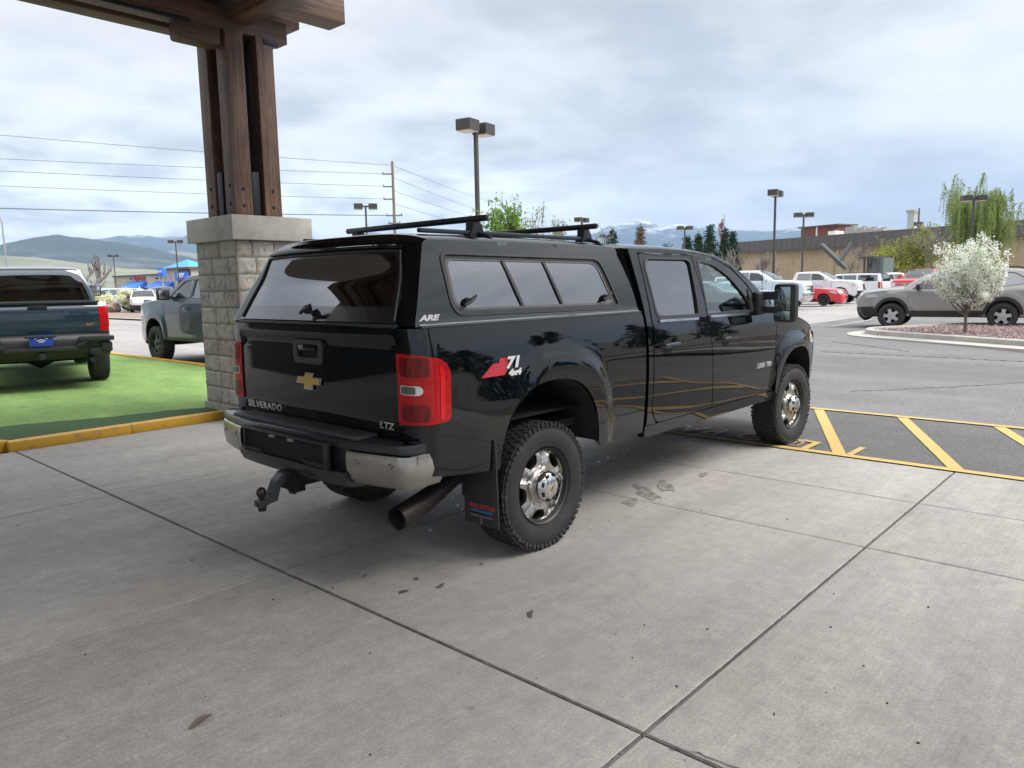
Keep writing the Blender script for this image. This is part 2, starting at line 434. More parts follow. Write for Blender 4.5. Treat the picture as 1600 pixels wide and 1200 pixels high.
def rim_panel_mesh(rr, rin, n, kind):
    """face of the wheel: an annulus with n windows cut through, spokes ridged"""
    N = 60; outer = [(rr*math.cos(2*PI*i/N), rr*math.sin(2*PI*i/N)) for i in range(N)]
    holes = []
    for k in range(n):
        a = 2*PI*(k+.5)/n; wa = {'hd': .50, 'spoke': .62, 'slim': .80}[kind]*PI/n
        ro = rr*.90; ri = rr*(.64 if kind == 'hd' else .48); wi = wa*(.75 if kind == 'hd' else .50)
        q = [(ri, a-wi), (ro, a-wa), (ro*1.01, a), (ro, a+wa), (ri, a+wi)]
        holes.append(rpoly([(r*math.cos(t), r*math.sin(t)) for r, t in q], rr*.09, 3))
    def fn(u, v):
        r = math.hypot(u, v); th = math.atan2(v, u); ph = (th*n/(2*PI)) % 1.0; d = min(ph, 1-ph)
        y = -.030+.012*math.cos(r/rr*PI) 
        if kind == 'hd':
            y = interp(r/rr, [(0, -.010), (.38, -.012), (.45, -.030), (.62, -.022), (.80, -.030), (.90, -.040), (.955, -.015), (1, .004)])
            y -= .018*math.exp(-(d/.05)**2)*sst(.42, .50, r/rr)*(1-sst(.84, .92, r/rr)); y += .010*math.exp(-((d-.17)/.06)**2)*sst(.45, .6, r/rr)*(1-sst(.84, .92, r/rr))
        else: y = interp(r/rr, [(0, -.02), (.3, -.02), (.6, -.026), (.88, -.034), (.95, -.008), (1, .002)])
        return (u, -y, v)
    return outer, holes, fn
def wheel(parent, x, s, z, R, wd, rr, kind='spoke', n=5, rimmat=ALLOY, blocks=0, track=.86, steer=0.):
    key = (R, wd, rr, kind, n, rimmat.name, blocks)
    if key not in WHEELS:
        t = tyre_mesh(R, wd, rr, blocks).build('wheel', RUBBER, None, 40)
        b = MB().lathe([(rr, wd*.45), (rr-.012, wd*.40), (rr-.02, -wd*.3), (rr-.02, -wd*.45)], 'y', n=40).lathe([(rr-.02, -.02), (.0, -.02)], 'y', n=40)
        barrel = b.build('brake_and_barrel', UNDER if kind != 'hd' else mat('brake_dark', (.05,.05,.05), .5, .6), t)
        o, h, fn = rim_panel_mesh(rr, 0, n, kind)
        f2 = lambda u, v: (u, wd*.43-fn(u, v)[1], v)
        rim = panel('rim', o, h, f2, rimmat, t, step=(rr/17 if kind == 'hd' else rr/11), inward=(0,-1,0), depth=.03, flip=True, smooth=28)
        kids = [barrel, rim]
        if kind == 'hd':
            c = MB().lathe([(.098, 0), (.100, .022), (.094, .045), (.075, .066), (.048, .078), (0, .082)], 'y', (0, wd*.43-.015, 0), 40)
            cap = c.build('hub_cap', CHROME, t, 50); kids.append(cap)
            d = MB()
            for k in range(8):
                a = 2*PI*(k+.5)/8; rot = Matrix.Rotation(-a, 3, 'Y')
                d.box(rot @ Vector((.073, wd*.43+.045, 0)), (.030, .018, .030), rot @ Matrix.Rotation(.65, 3, 'Z'), .006)
            kids.append(d.build('lug_pocket', UNDER, t, 40))
            e = emblem(t, (0, wd*.43+.068, 0), (1,0,0), (0,0,1), .042, 'emblem'); e.matrix_local = frame((0, wd*.43+.066, 0), (-1,0,0), (0,0,1))
            kids.append(e)
        else:
            kids.append(MB().lathe([(rr*.17, 0), (rr*.16, .012), (0, .015)], 'y', (0, wd*.43-.0, 0), 16).build('hub_cap', rimmat, t))
        WHEELS[key] = t; first = True
    else: first = False
    src = WHEELS[key]
    if first: w_ = src
    else:
        w_ = src.copy(); COL.objects.link(w_)
        for ch in list(src.children):
            c = ch.copy(); COL.objects.link(c); c.parent = w_
            for g in ch.children:
                c2_ = g.copy(); COL.objects.link(c2_); c2_.parent = c
    w_.parent = parent; w_.location = (x, s*track, z)
    w_.rotation_euler = (0, random.Random(x*7+s).uniform(0, 6), (0 if s > 0 else PI)+steer)
    return w_
def body_W(wmax, wroof, belt, ztop, xf, xr, flares=(), nose=.16, tail=.08, low=.45):
    def W(x, z, fl=True):
        y = wmax - .035*max(0, (low+.25-z)/.25)**2 - .012*max(0, (z-.95)/.4)**2 if z <= belt else wmax-.014-(wmax-.014-wroof)*min(1.15, (z-belt)/(ztop-belt))**1.05
        if x > xf-1.0: y -= nose*((x-xf+1.0)/1.0)**2.4
        if x < xr+.5: y -= tail*((xr+.5-x)/.5)**2.4
        if fl:
            for (cx, cz, rx, rz, a) in flares:
                r = (abs((x-cx)/rx)**2.6+abs((z-cz)/rz)**2.6)**(1/2.6)
                y += a*(1-sst(.86, 1.04, r))*sst(1.55, 1.15, z) if z < cz+rz else 0
        return y
    return W
def vehicle(name, loc, heading, spec, body, label, cat, group=None, z=0., lod=1, roofmat=None):
    """spec describes one kind of car; body is its paint"""
    root = empty(name, loc, heading, label, cat, group)
    sp = spec; W = sp['W']; segs = sp['segs']; ch = Chain(segs, W, sp.get('p', 3.2), 4)
    mm = {'body': body, 'black': PLASTIC, 'glass': GLB, 'dglass': GLP, 'chrome': CHROME, 'grille': mat('dark_grille', (.02,.02,.022), .35), 'cover': mat('soft_cover', (.02,.02,.02), .8)}
    mm.update(sp.get('mats', {}))
    for seg in segs:
        nm, m = seg[0], mm[seg[3]]
        part = nm.split(':')[0]
        if seg[3] in ('glass', 'dglass'):
            i0, i1 = ch.rng[nm]
            ch.grid(part, m, root, i0=i0+.35, i1=i1-.35, t0=-.90, t1=.90, off=-.006)
            for t0, t1 in ((-1, -.90), (.90, 1)): ch.grid('pillar', body, root, i0=i0, i1=i1, t0=t0, t1=t1)
            ch.grid('glass_surround', PLASTIC, root, i0=i0, i1=i0+.35, t0=-.9, t1=.9); ch.grid('glass_surround', PLASTIC, root, i0=i1-.35, i1=i1, t0=-.9, t1=.9)
        else: ch.grid(part, m, root, nm)
    # side skin
    poly = [p for p in ch.pts]; xr_, zr_ = poly[-1]; xf_, zf_ = poly[0]
    wb, zw, ra, rb, zb = sp['wb'], sp['zw'], sp['ra'], sp['rb'], sp['zb']
    bottom = arch_pts(0, zw, ra, rb, zb+.03)+arch_pts(wb, zw, ra, rb, zb+.03)
    bottom = [(-ra-.03, zb)]+bottom[:19]+[(ra+.04, zb), (wb-ra-.04, zb)]+bottom[19:]+[(wb+ra+.03, zb+.03)]
    outline = poly+[(x, z_) for x, z_ in bottom if True]
    wins = [rpoly(wp, .05, 3) for wp in sp['wins']]
    st = .055 if lod > 1 else .085
    for s in (-1, 1):
        panel('body_side', outline, wins, lambda u, v: (u, s*W(u, v), v), body, root, st, (0, -s, 0), .03, flip=(s > 0))
        for k, wp in enumerate(wins):
            gm = mm.get(sp['wmats'][k], GLP)
            big = [(x+.012*(1 if x > sum(a[0] for a in wp)/len(wp) else -1), z_+.012*(1 if z_ > sum(a[1] for a in wp)/len(wp) else -1)) for x, z_ in wp]
            panel('side_window', big, [], lambda u, v: (u, s*(W(u, v)-.012), v), gm, root, .15, flip=(s > 0))
            panel('window_trim', big, [wp], lambda u, v: (u, s*(W(u, v)+.003), v), sp.get('trim', PLASTIC), root, .1, flip=(s > 0))
        for sm in sp.get('seams', ()):
            q = [(a-.006, b) for a, b in sm]+[(a+.006, b) for a, b in reversed(sm)]
            panel('door_seam', q, [], lambda u, v: (u, s*(W(u, v)+.0025), v), UNDER, root, .2, flip=(s > 0))
        for (hx, hz) in sp.get('handles', ()):
            y = W(hx, hz)
            MB().box((hx, s*(y+.022), hz), (.20, .022, .032), None, .008).box((hx-.08, s*(y+.008), hz), (.03, .03, .03)).box((hx+.08, s*(y+.008), hz), (.03, .03, .03)).build('door_handle', sp.get('hmat', body), root)
        for (nm, q, m, off) in sp.get('patches', ()):
            m2 = mm.get(m, m) if isinstance(m, str) else m
            panel(nm, q, [], lambda u, v: (u, s*(W(u, v)+off), v), m2, root, .1, (0, -s, 0), off+.01, flip=(s > 0))
        wheel_well(root, 0, zw, ra, rb, zb+.03, 0, s, W); wheel_well(root, wb, zw, ra, rb, zb+.03, 0, s, W)
        mx, mz = sp['mirror']; y = W(mx, mz)
        ms = sp.get('mirs', 1.)
        mo = MB().box((mx+.02, s*(y+.14*ms), mz+.02*ms), (.10, .20*ms, .17*ms), Matrix.Rotation(-s*.15, 3, 'Z'), .035).box((mx+.02, s*(y+.02), mz-.03), (.06, .10, .04)).build('mirror', sp.get('mirmat', body), root)
        MB().box((mx-.032, s*(y+.14*ms), mz+.02*ms), (.006, .16*ms, .13*ms), None, .002).build('mirror_glass', CHROME, mo)
        for wx in (0, wb):
            wheel(root, wx, s, sp['R'], sp['R'], sp['twd'], sp['rr'], sp.get('wk', 'spoke'), sp.get('wn', 5), sp.get('rimmat', ALLOYD), 0, sp['track'])
    for (nm, m, i0, i1, t0, t1, off) in sp.get('cpatch', ()):
        m2 = mm.get(m, m) if isinstance(m, str) else m
        a, b = ch.rng[i0[0]]; f0 = a+(b-a)*i0[1]; a, b = ch.rng[i1[0]]; f1 = a+(b-a)*i1[1]
        for ss in ((1, -1) if t0 >= 0.03 or t1 <= 0 else (1,)):
            q = (t0*ss, t1*ss); ch.patch(nm, m2, root, f0, f1, min(q), max(q), off)
    hw = W(wb/2, .6)
    MB().box((wb/2, 0, zb+.10), (wb+1.5, 2*hw-.55, .26)).box((wb/2, 0, zb+.12), (wb-2*ra-.1, 2*hw-.08, .12)).build('underbody', UNDER, root, None)
    ib = sp['belt']-.10; x0, x1 = sp['cabin']
    m = MB().box(((x0+x1)/2, 0, (zb+.2+ib)/2), (x1-x0, 2*hw-.22, ib-zb-.2))
    for sx in sp['seats']:
        for sy in (-.38, .38): m.box((sx, sy, ib+.05), (.12, .46, .50), Matrix.Rotation(-.15, 3, 'Y'), .04).box((sx-.05, sy, ib+.36), (.10, .24, .16), None, .04)
    m.box((x1-.12, 0, ib+.02), (.35, 2*hw-.3, .12), None, .03)
    m.tube([(x1-.38+.05*math.cos(a)*0, .36+.17*math.cos(a), ib+.10+.15*math.sin(a)) for a in [2*PI*i/14 for i in range(15)]], .014, 6)
    m.build('interior', INTER, root)
    root.scale = (1,1,1)
    return root, ch
def pickup_spec(big=0., bd=0., body='body', black_rim=False, hd=False, color_bumper='chrome', tonneau=True, grille='grille'):
    dz = big
    W = body_W(1.0, .80, 1.36+dz, 1.90+dz, 4.72, -1.2, ((0, .55, .62, .66, .022), (3.75, .55, .62, .66, .026)), .13, .04)
    z = lambda pts: [(a, b+dz) for a, b in pts]
    segs = [('front_bumper', z([(4.55,.40),(4.70,.52),(4.72,.74)]), .16, color_bumper), ('grille', z([(4.72,.74),(4.71,.95),(4.66,1.20)]), .13, body),
            ('hood', z([(4.66,1.20),(4.45,1.30),(3.9,1.35),(3.28,1.38)]), .07, body), ('windshield', z([(3.28,1.38),(2.9,1.62),(2.42,1.86)]), .08, 'glass'),
            ('roof', z([(2.42,1.86),(2.1,1.90),(1.5,1.91),(.98,1.87)]), .055, body), ('rear_window', z([(.98,1.87),(.90,1.65),(.82,1.40-bd)]), .03, 'dglass'),
            ('bed_cover', z([(.82,1.40-bd),(-.2,1.41-bd),(-1.10,1.43-bd)]), .012, 'cover'), ('tailgate', z([(-1.10,1.43-bd),(-1.15,1.3-bd),(-1.15,1.0),(-1.13,.80)]), .03, body),
            ('rear_bumper', z([(-1.13,.80),(-1.25,.76),(-1.26,.58),(-1.15,.46)]), .05, color_bumper)]
    wins = [z([(2.0,1.43),(2.95,1.42),(2.84,1.55),(2.42,1.79),(2.0,1.82)]), z([(1.10,1.43),(1.92,1.43),(1.92,1.82),(1.15,1.82)])]
    sp = dict(W=W, segs=segs, wins=wins, wmats=['glass', 'dglass'], wb=3.75, zw=.46, ra=.49, rb=.54+dz*.5, zb=.50+dz, R=.42, twd=.27, rr=.24, track=.87, belt=1.38+dz, cabin=(1.0, 3.2), seats=(1.35, 2.2), mirror=(2.85, 1.48+dz), mirs=1.4,
        seams=[z([(3.22,.60),(3.25,1.36)]), z([(1.96,.60),(1.96,1.84)]), z([(1.06,.95),(1.02,1.2),(1.02,1.84)]), z([(.90,.52),(.90,1.39)])], handles=[(2.15, 1.22+dz), (1.2, 1.22+dz)],
        patches=[('rocker_trim', z([(.62,.50),(3.12,.50),(3.12,.56),(.62,.56)]), 'black', .02), ('headlight', z([(4.36,1.02),(4.62,1.0),(4.60,1.14),(4.40,1.16)]), CLEARL, .006), ('taillight', z([(-1.12,.92),(-1.0,.92),(-1.0,1.30),(-1.10,1.30)]), REDL, .006)],
        cpatch=[('grille_mesh', 'grille', ('grille', .1), ('grille', .8), 0, .60, .012), ('headlight', CLEARL, ('grille', .35), ('grille', .85), .66, .97, .014), ('taillight', REDL, ('tailgate', .22), ('tailgate', .92), .87, .995, .01)],
        rimmat=DARKRIM if black_rim else ALLOYD, wn=6)
    if hd:
        sp['cpatch'] += [('chrome_bar', 'chrome', ('grille', .38), ('grille', .50), -.6, .6, .03), ('amber_lamp', AMBER, ('grille', .40), ('grille', .8), .64, .70, .018), ('chrome_bar', 'chrome', ('grille', .72), ('grille', .80), -.6, .6, .03), ('fog_lamp', CLEARL, ('front_bumper', .4), ('front_bumper', .7), .7, .85, .01)]
        sp['cpatch'] += [('emblem', GOLD, ('grille', .5), ('grille', .7), -.10, .10, .035)]
    return sp
def suv_spec():      # compact off-road wagon
    W = body_W(.93, .70, 1.10, 1.62, 3.63, -.95, ((0, .50, .52, .56, .02), (2.72, .50, .52, .56, .02)), .20, .12)
    segs = [('front_bumper', [(3.42,.30),(3.56,.42),(3.60,.62)], .14, 'black'), ('grille', [(3.60,.62),(3.60,.80),(3.46,.98)], .16, 'body'),
            ('hood', [(3.46,.98),(3.15,1.06),(2.75,1.11),(2.42,1.14)], .08, 'body'), ('windshield', [(2.42,1.14),(2.05,1.38),(1.62,1.58)], .08, 'glass'),
            ('roof', [(1.62,1.58),(1.1,1.64),(.3,1.64),(-.55,1.57)], .06, 'body'), ('rear_window', [(-.55,1.57),(-.70,1.35),(-.82,1.14)], .06, 'dglass'),
            ('tailgate', [(-.82,1.14),(-.90,.95),(-.92,.72)], .08, 'body'), ('rear_bumper', [(-.92,.72),(-.98,.60),(-.94,.40)], .08, 'black')]
    wins = [[(1.10,1.13),(2.22,1.13),(1.95,1.33),(1.60,1.52),(1.12,1.56)], [(.14,1.16),(1.03,1.13),(1.03,1.56),(.20,1.57)], [(-.52,1.27),(.05,1.18),(.10,1.56),(-.22,1.54),(-.42,1.42)]]
    arch = lambda cx: [(cx+(.47)*math.cos(a), .42+.49*math.sin(a)) for a in [PI*i/14 for i in range(15)]]+[(cx-.385*math.cos(a), .42+.405*math.sin(a)) for a in [PI*i/14 for i in range(15)]]
    return dict(W=W, segs=segs, wins=wins, wmats=['glass', 'dglass', 'dglass'], wb=2.72, zw=.40, ra=.385, rb=.42, zb=.36, R=.37, twd=.24, rr=.225, track=.81, belt=1.12, cabin=(-.5, 2.4), seats=(.25, 1.25), mirror=(2.02, 1.17),
        seams=[[(2.12,.44),(2.30,.80),(2.30,1.12)], [(1.06,.44),(1.06,1.58)], [(.42,.60),(.10,.95),(.10,1.17)]], handles=[(1.30, 1.00), (.33, 1.02)], mirmat=PLASTIC,
        patches=[('wheel_arch_trim', arch(0), 'black', .025), ('wheel_arch_trim', arch(2.72), 'black', .025), ('sill_trim', [(.47,.36),(2.25,.36),(2.25,.52),(.47,.52)], 'black', .022),
                 ('headlight', [(3.10,.92),(3.38,.88),(3.46,.94),(3.40,.99),(3.14,1.00)], CLEARL, .006), ('taillight', [(-.80,1.0),(-.50,1.06),(-.52,1.14),(-.78,1.12)], REDL, .006), ('lower_front_trim', [(3.13,.385),(3.41,.315),(3.55,.43),(3.585,.62),(3.20,.64)], 'black', .01)],
        cpatch=[('grille_mesh', 'grille', ('grille', .45), ('grille', .75), 0, .7, .012), ('headlight', CLEARL, ('grille', .80), ('grille', .97), .74, .98, .012)],
        wk='spoke', wn=5, rimmat=mat('silver_wheel', (.50,.50,.50), .3, .6))
def sedan_spec():
    W = body_W(.90, .62, .98, 1.40, 3.50, -1.0, ((0, .40, .46, .48, .012), (2.68, .40, .46, .48, .012)), .20, .14)
    segs = [('front_bumper', [(3.36,.22),(3.48,.38),(3.48,.58)], .20, 'body'), ('grille', [(3.48,.58),(3.46,.68),(3.36,.80)], .14, 'body'),
            ('hood', [(3.36,.80),(3.0,.90),(2.5,.97),(2.22,1.0)], .06, 'body'), ('windshield', [(2.22,1.0),(1.85,1.20),(1.42,1.37)], .07, 'glass'),
            ('roof', [(1.42,1.37),(1.0,1.42),(.5,1.41),(.02,1.34)], .05, 'body'), ('rear_window', [(.02,1.34),(-.28,1.19),(-.58,1.06)], .05, 'dglass'),
            ('trunk_lid', [(-.58,1.06),(-.8,1.05),(-.97,1.02)], .04, 'body'), ('tail_panel', [(-.97,1.02),(-1.03,.85),(-1.02,.65)], .06, 'body'), ('rear_bumper', [(-1.02,.65),(-1.06,.5),(-1.0,.30)], .07, 'body')]
    wins = [[(.98,1.0),(2.02,1.0),(1.80,1.14),(1.42,1.32),(1.0,1.36)], [(-.20,1.06),(.90,1.0),(.90,1.36),(.45,1.34),(.05,1.26)]]
    return dict(W=W, segs=segs, wins=wins, wmats=['glass', 'dglass'], wb=2.68, zw=.33, ra=.35, rb=.38, zb=.24, R=.325, twd=.21, rr=.215, track=.78, belt=1.0, cabin=(-.3, 2.1), seats=(.2, 1.1), mirror=(1.85, 1.03),
        seams=[[(2.10,.30),(2.12,.98)], [(.94,.30),(.94,1.37)], [(.2,.6),(-.1,.8),(-.1,1.03)]], handles=[(1.15, .86), (.15, .90)],
        patches=[('headlight', [(2.95,.80),(3.30,.68),(3.38,.74),(3.30,.80),(3.0,.86)], CLEARL, .006), ('taillight', [(-.98,.80),(-.70,.86),(-.70,.96),(-.96,.98)], REDL, .006)],
        cpatch=[('grille_mesh', 'grille', ('grille', .15), ('grille', .85), 0, .40, .012), ('lower_intake', 'grille', ('front_bumper', .45), ('front_bumper', .85), 0, .6, .01), ('headlight', CLEARL, ('grille', .45), ('grille', .95), .55, .98, .012)],
        rimmat=DARKRIM, wn=5)
def wagon_spec():     # full-size long wagon
    W = body_W(1.0, .80, 1.30, 1.84, 4.15, -1.25, ((0, .50, .54, .56, .015), (2.95, .50, .54, .56, .015)), .13, .06)
    segs = [('front_bumper', [(4.0,.30),(4.12,.45),(4.14,.66)], .16, 'body'), ('grille', [(4.14,.66),(4.13,.9),(4.08,1.08)], .12, 'body'),
            ('hood', [(4.08,1.08),(3.8,1.20),(3.3,1.26),(2.75,1.30)], .07, 'body'), ('windshield', [(2.75,1.30),(2.35,1.58),(1.95,1.80)], .08, 'glass'),
            ('roof', [(1.95,1.80),(1.4,1.85),(.2,1.86),(-1.05,1.82)], .05, 'body'), ('rear_window', [(-1.05,1.82),(-1.14,1.6),(-1.20,1.32)], .06, 'dglass'),
            ('tailgate', [(-1.20,1.32),(-1.24,1.0),(-1.22,.72)], .06, 'body'), ('rear_bumper', [(-1.22,.72),(-1.27,.6),(-1.2,.38)], .06, 'body')]
    wins = [[(1.42,1.33),(2.45,1.33),(2.22,1.5),(1.88,1.74),(1.44,1.77)], [(.45,1.34),(1.34,1.33),(1.34,1.77),(.5,1.77)], [(-1.0,1.36),(.34,1.35),(.34,1.77),(-.92,1.76)]]
    return dict(W=W, segs=segs, wins=wins, wmats=['glass', 'dglass', 'dglass'], wb=2.95, zw=.42, ra=.44, rb=.47, zb=.38, R=.40, twd=.25, rr=.24, track=.86, belt=1.32, cabin=(-.9, 2.6), seats=(-.3, .6, 1.6), mirror=(2.28, 1.38), mirs=1.2,
        seams=[[(2.60,.46),(2.60,1.3)], [(1.38,.46),(1.38,1.8)], [(.5,.6),(.38,.9),(.38,1.35)]], handles=[(1.6, 1.12), (.62, 1.12)],
        patches=[('headlight', [(3.85,.92),(4.05,.92),(4.04,1.04),(3.9,1.08)], CLEARL, .006), ('taillight', [(-1.20,.80),(-1.06,.80),(-1.05,1.30),(-1.18,1.30)], REDL, .006)],
        cpatch=[('grille_mesh', 'grille', ('grille', .15), ('grille', .85), 0, .6, .012), ('headlight', CLEARL, ('grille', .45), ('grille', .95), .65, .98, .012), ('taillight', REDL, ('tailgate', .05), ('tailgate', .85), .86, .99, .01)], wn=6)
# ------------------------------------------------------------------ the black pickup with its camper shell
hero = empty('pickup_truck', (0,0,0), 0, 'black crew cab pickup with a camper shell, parked on the concrete beside the masonry pier', 'pickup truck')
def hprof(z):
    if z <= 1.40: return interp(z, [(.35,.93),(.50,.955),(.62,.972),(.80,.985),(.98,.993),(1.15,.992),(1.28,.984),(1.36,.972),(1.40,.962)])
    return .962-.150*((z-1.40)/.48)**1.12
FL = ((.035, .52, .69, .76, .034), (3.904, .50, .62, .64, .034))
def HW(x, z, fl=True):
    y = hprof(z)
    if x > 3.55: y -= .14*((x-3.55)/1.2)**2.2
    if fl and z < 1.34:
        for (cx, cz, rx, rz, a) in FL:
            bk = cx < 1 and x < cx
            r = (abs((x-cx)/(.98 if bk else rx))**3+abs((z-cz)/rz)**3)**(1/3.)
            if z > .4: y += a*(1-(sst(.50, 1.0, r) if bk and x < cx-.1 else sst(.84, 1.0, r)*(1 if not bk else 1)))*sst(.35, .6, z) if not bk else a*(1-sst(.84-.34*sst(0, .35, cx-x), 1.0, r))*sst(.35, .6, z)
    return y
def side_fn(s, off=0.): return lambda u, v: (u, s*(HW(u, v)+off), v)
# bed side runs round the rear corner: u<0 along the side, then the corner, then the back
RC = .10; UA = RC*PI/2; X0 = -.90
def bed_fn(s, off=0.):
    def f(u, z):
        h = HW(min(1.2, X0-u) if u < 0 else X0, z)+0.
        r = RC+off
        if u <= 0: return (X0-u, s*(h+off), z)
        if u <= UA:
            a = u/RC; return (X0-r*math.sin(a), s*(h-RC+r*math.cos(a)), z)
        return (X0-r, s*(h-RC-(u-UA)), z)
    return f
def ubed(x): return X0-x
for s in (-1, 1):
    A = arch_pts(.035, .52, .485, .545, .60, 26, 2.5)                     # rear opening
    out = [(ubed(-1.0)+.0, .64), (ubed(X0), .64)]
    poly = [(UA+.085, .80), (UA+.02, .72), (UA*.4, .655), (ubed(-.80), .63)]+[(ubed(x), z) for x, z in A]+[(ubed(.56), .565), (ubed(1.115), .555), (ubed(1.115), 1.405), (ubed(1.10), 1.425), (UA, 1.425), (UA+.085, 1.425)]
    st = .032 if s < 0 else .06
    panel('bed_side', poly, [], bed_fn(s), BLACKP, hero, st, (0, -s, 0), .035, flip=(s < 0), smooth=50)
    wheel_well(hero, .035, .52, .485, .545, .60, 0, s, HW, .5)
    # tail lamp on the corner
    tl = rpoly([(UA+.083, .925), (-.085, .935), (-.095, 1.21), (-.045, 1.265), (UA*.6, 1.292), (UA+.083, 1.298)], [.01,.03,.05,.05,.03,.01], 3)
    t = panel('taillight', tl, [], bed_fn(s, .010), REDL, hero, .02, (0, -s, 0), .0, flip=(s < 0), smooth=60)
    V, F, B = tri2d(tl, [], .02); vs = []; fs = []
    used = sorted({a for e in B for a in e}); ix = {a: i for i, a in enumerate(used)}
    for o in (.010, -.004): vs += [bed_fn(s, o)(*V[a]) for a in used]
    n = len(used); fs = [(ix[a], ix[b], ix[b]+n, ix[a]+n) for a, b in B]
    mk('lens_rim', vs, fs, mat('dark_red_rim', (.10,.008,.012), .3), t, None)
    rv = rpoly([(UA+.058, 1.085), (.092, 1.085), (.075, 1.10), (.078, 1.122), (.095, 1.134), (UA+.058, 1.134)], .012, 3)
    panel('reversing_lamp', rv, [], bed_fn(s, .013), CLEARL, t, .02, flip=(s < 0))
    panel('lamp_bulb', rpoly([(UA+.050, 1.090), (.112, 1.090), (.112, 1.129), (UA+.050, 1.129)], .01, 3), [], bed_fn(s, .0145), mat('bulb_recess', (.10,.095,.09), .25), t, .02, flip=(s < 0))
    for (u0, u1, z0, z1) in ((UA+.055, .045, .945, 1.035), (UA+.055, .040, 1.178, 1.278)):
        panel('reflector_cell', rpoly([(u0, z0), (u1, z0), (u1, z1), (u0, z1)], .02, 3), [], bed_fn(s, .0125), mat('deep_red', (.20,.002,.005), .2, 0, .25, .25, var=(30,(.09,.003,.006),.42,.58), stretch=(1,1.6,.5)), t, .02, flip=(s < 0))
    panel('reflector_strip', rpoly([(-.01, .95), (-.04, .95), (-.05, 1.20), (-.02, 1.24)], .008, 3), [], bed_fn(s, .0125), mat('bright_red', (.70,.006,.012), .2, 0, .25, .25), t, .02, flip=(s < 0))
    # cab corner, rocker
    panel('cab_corner', [(1.16,.60), (1.29,.60), (1.217,.69), (1.215,1.40), (1.255,1.845), (1.255,1.885), (1.15,1.885), (1.15,1.40)], [], side_fn(s), BLACKP, hero, .03, (0,-s,0), .06, flip=(s > 0))
    panel('rocker', rpoly([(1.16,.505), (3.36,.505), (3.36,.592), (1.16,.592)], .01), [], side_fn(s, -.01), BLACKP, hero, .04, (0,-s,0), .05, flip=(s > 0))
    # doors
    rwin = rpoly([(1.305,1.385), (1.925,1.375), (2.0,1.79), (1.96,1.815), (1.36,1.815), (1.31,1.76)], [.07,.015,.02,.03,.06,.05], 4)
    fwin = rpoly([(2.075,1.375), (2.92,1.375), (2.80,1.52), (2.60,1.68), (2.38,1.775), (2.18,1.805), (2.13,1.79)], [.02,.06,.05,.08,.06,.03,.02], 4)
    rdoor = rpoly([(1.225,.70), (1.30,.602), (2.165,.602), (2.125,1.0), (2.075,1.38), (2.045,1.845), (1.265,1.85), (1.23,1.40)], [.05,.05,.01,.2,.1,.01,.03,.1], 5)
    fdoor = rpoly([(2.135,1.0), (2.175,.602), (3.30,.602), (3.365,.70), (3.385,1.20), (3.375,1.345), (3.08,1.395), (2.90,1.60), (2.68,1.745), (2.42,1.825), (2.055,1.848), (2.085,1.38)], [.2,.01,.05,.05,.1,.02,.03,.06,.05,.05,.01,.1], 5)
    rd = panel('rear_door', rdoor, [rwin], side_fn(s), BLACKP, hero, st, (0,-s,0), .03, flip=(s > 0), smooth=50)
    fd = panel('front_door', fdoor, [fwin], side_fn(s), BLACKP, hero, st, (0,-s,0), .03, flip=(s > 0), smooth=50)
    for dr, wn, gm in ((rd, rwin, GLP), (fd, fwin, GLF)):
        g = panel('side_window', wn, [], side_fn(s, -.014), gm, dr, .12, flip=(s > 0))
        cxm = sum(p[0] for p in wn)/len(wn); czm = sum(p[1] for p in wn)/len(wn)
        big = [(cxm+(x-cxm)*1.045, czm+(z-czm)*1.07) for x, z in wn]
        panel('window_seal', big, [[(cxm+(x-cxm)*.985, czm+(z-czm)*.97) for x, z in wn]], side_fn(s, .0035), PLASTIC, dr, .04, (0,-s,0), .02, flip=(s > 0))
    for dr, x0 in ((rd, 1.315), (fd, 2.10)):
        x1 = 1.90 if dr is rd else 2.80
        panel('belt_moulding', rpoly([(x0, 1.347), (x1, 1.339), (x1, 1.357), (x0, 1.366)], .006), [], side_fn(s, .012), mat('satin_moulding', (.42,.43,.45), .18, .9), dr, .05, (0,-s,0), .014, flip=(s > 0))
    for dr, hx, hz in ((rd, 1.42, 1.165), (fd, 2.36, 1.155)):
        y = HW(hx, hz)
        MB().prism(rpoly([(hx-.085,hz-.045),(hx+.035,hz-.065),(hx+.07,hz),(hx+.03,hz+.05),(hx-.06,hz+.05)], .03, 4), 'y', s*(y+.0015), s*(y-.004)).build('handle_cup', UNDER, dr, None)
        h = MB().tube([(hx-.125, s*(y+.012), hz+.004), (hx-.10, s*(y+.035), hz+.006), (hx, s*(y+.042), hz+.010), (hx+.10, s*(y+.035), hz+.010), (hx+.125, s*(y+.012), hz+.008)], [.012,.019,.020,.019,.012], 10)
        h.build('door_handle', BLACKP, dr)
        MB().lathe([(.013, 0), (.012, .004), (0, .004)], 'y', (hx+.02, s*(y+.001) if s < 0 else y, hz-.045), 12).build('lock_cylinder', CHROME, dr)
    # front wing
    Af = arch_pts(3.904, .48, .485, .505, .58, 22, 2.4)
    wing = [(3.375,.605), (3.40,.58)]+Af+[(4.43,.58), (4.60,.60), (4.62,.92), (4.52,1.05), (4.38,1.155), (4.22,1.205), (3.95,1.255), (3.6,1.30), (3.385,1.335), (3.395,1.2)]
    panel('fender', wing, [], side_fn(s), BLACKP, hero, st, (0,-s,0), .03, flip=(s > 0), smooth=50)
    wheel_well(hero, 3.904, .48, .485, .505, .58, 0, s, HW, .5)
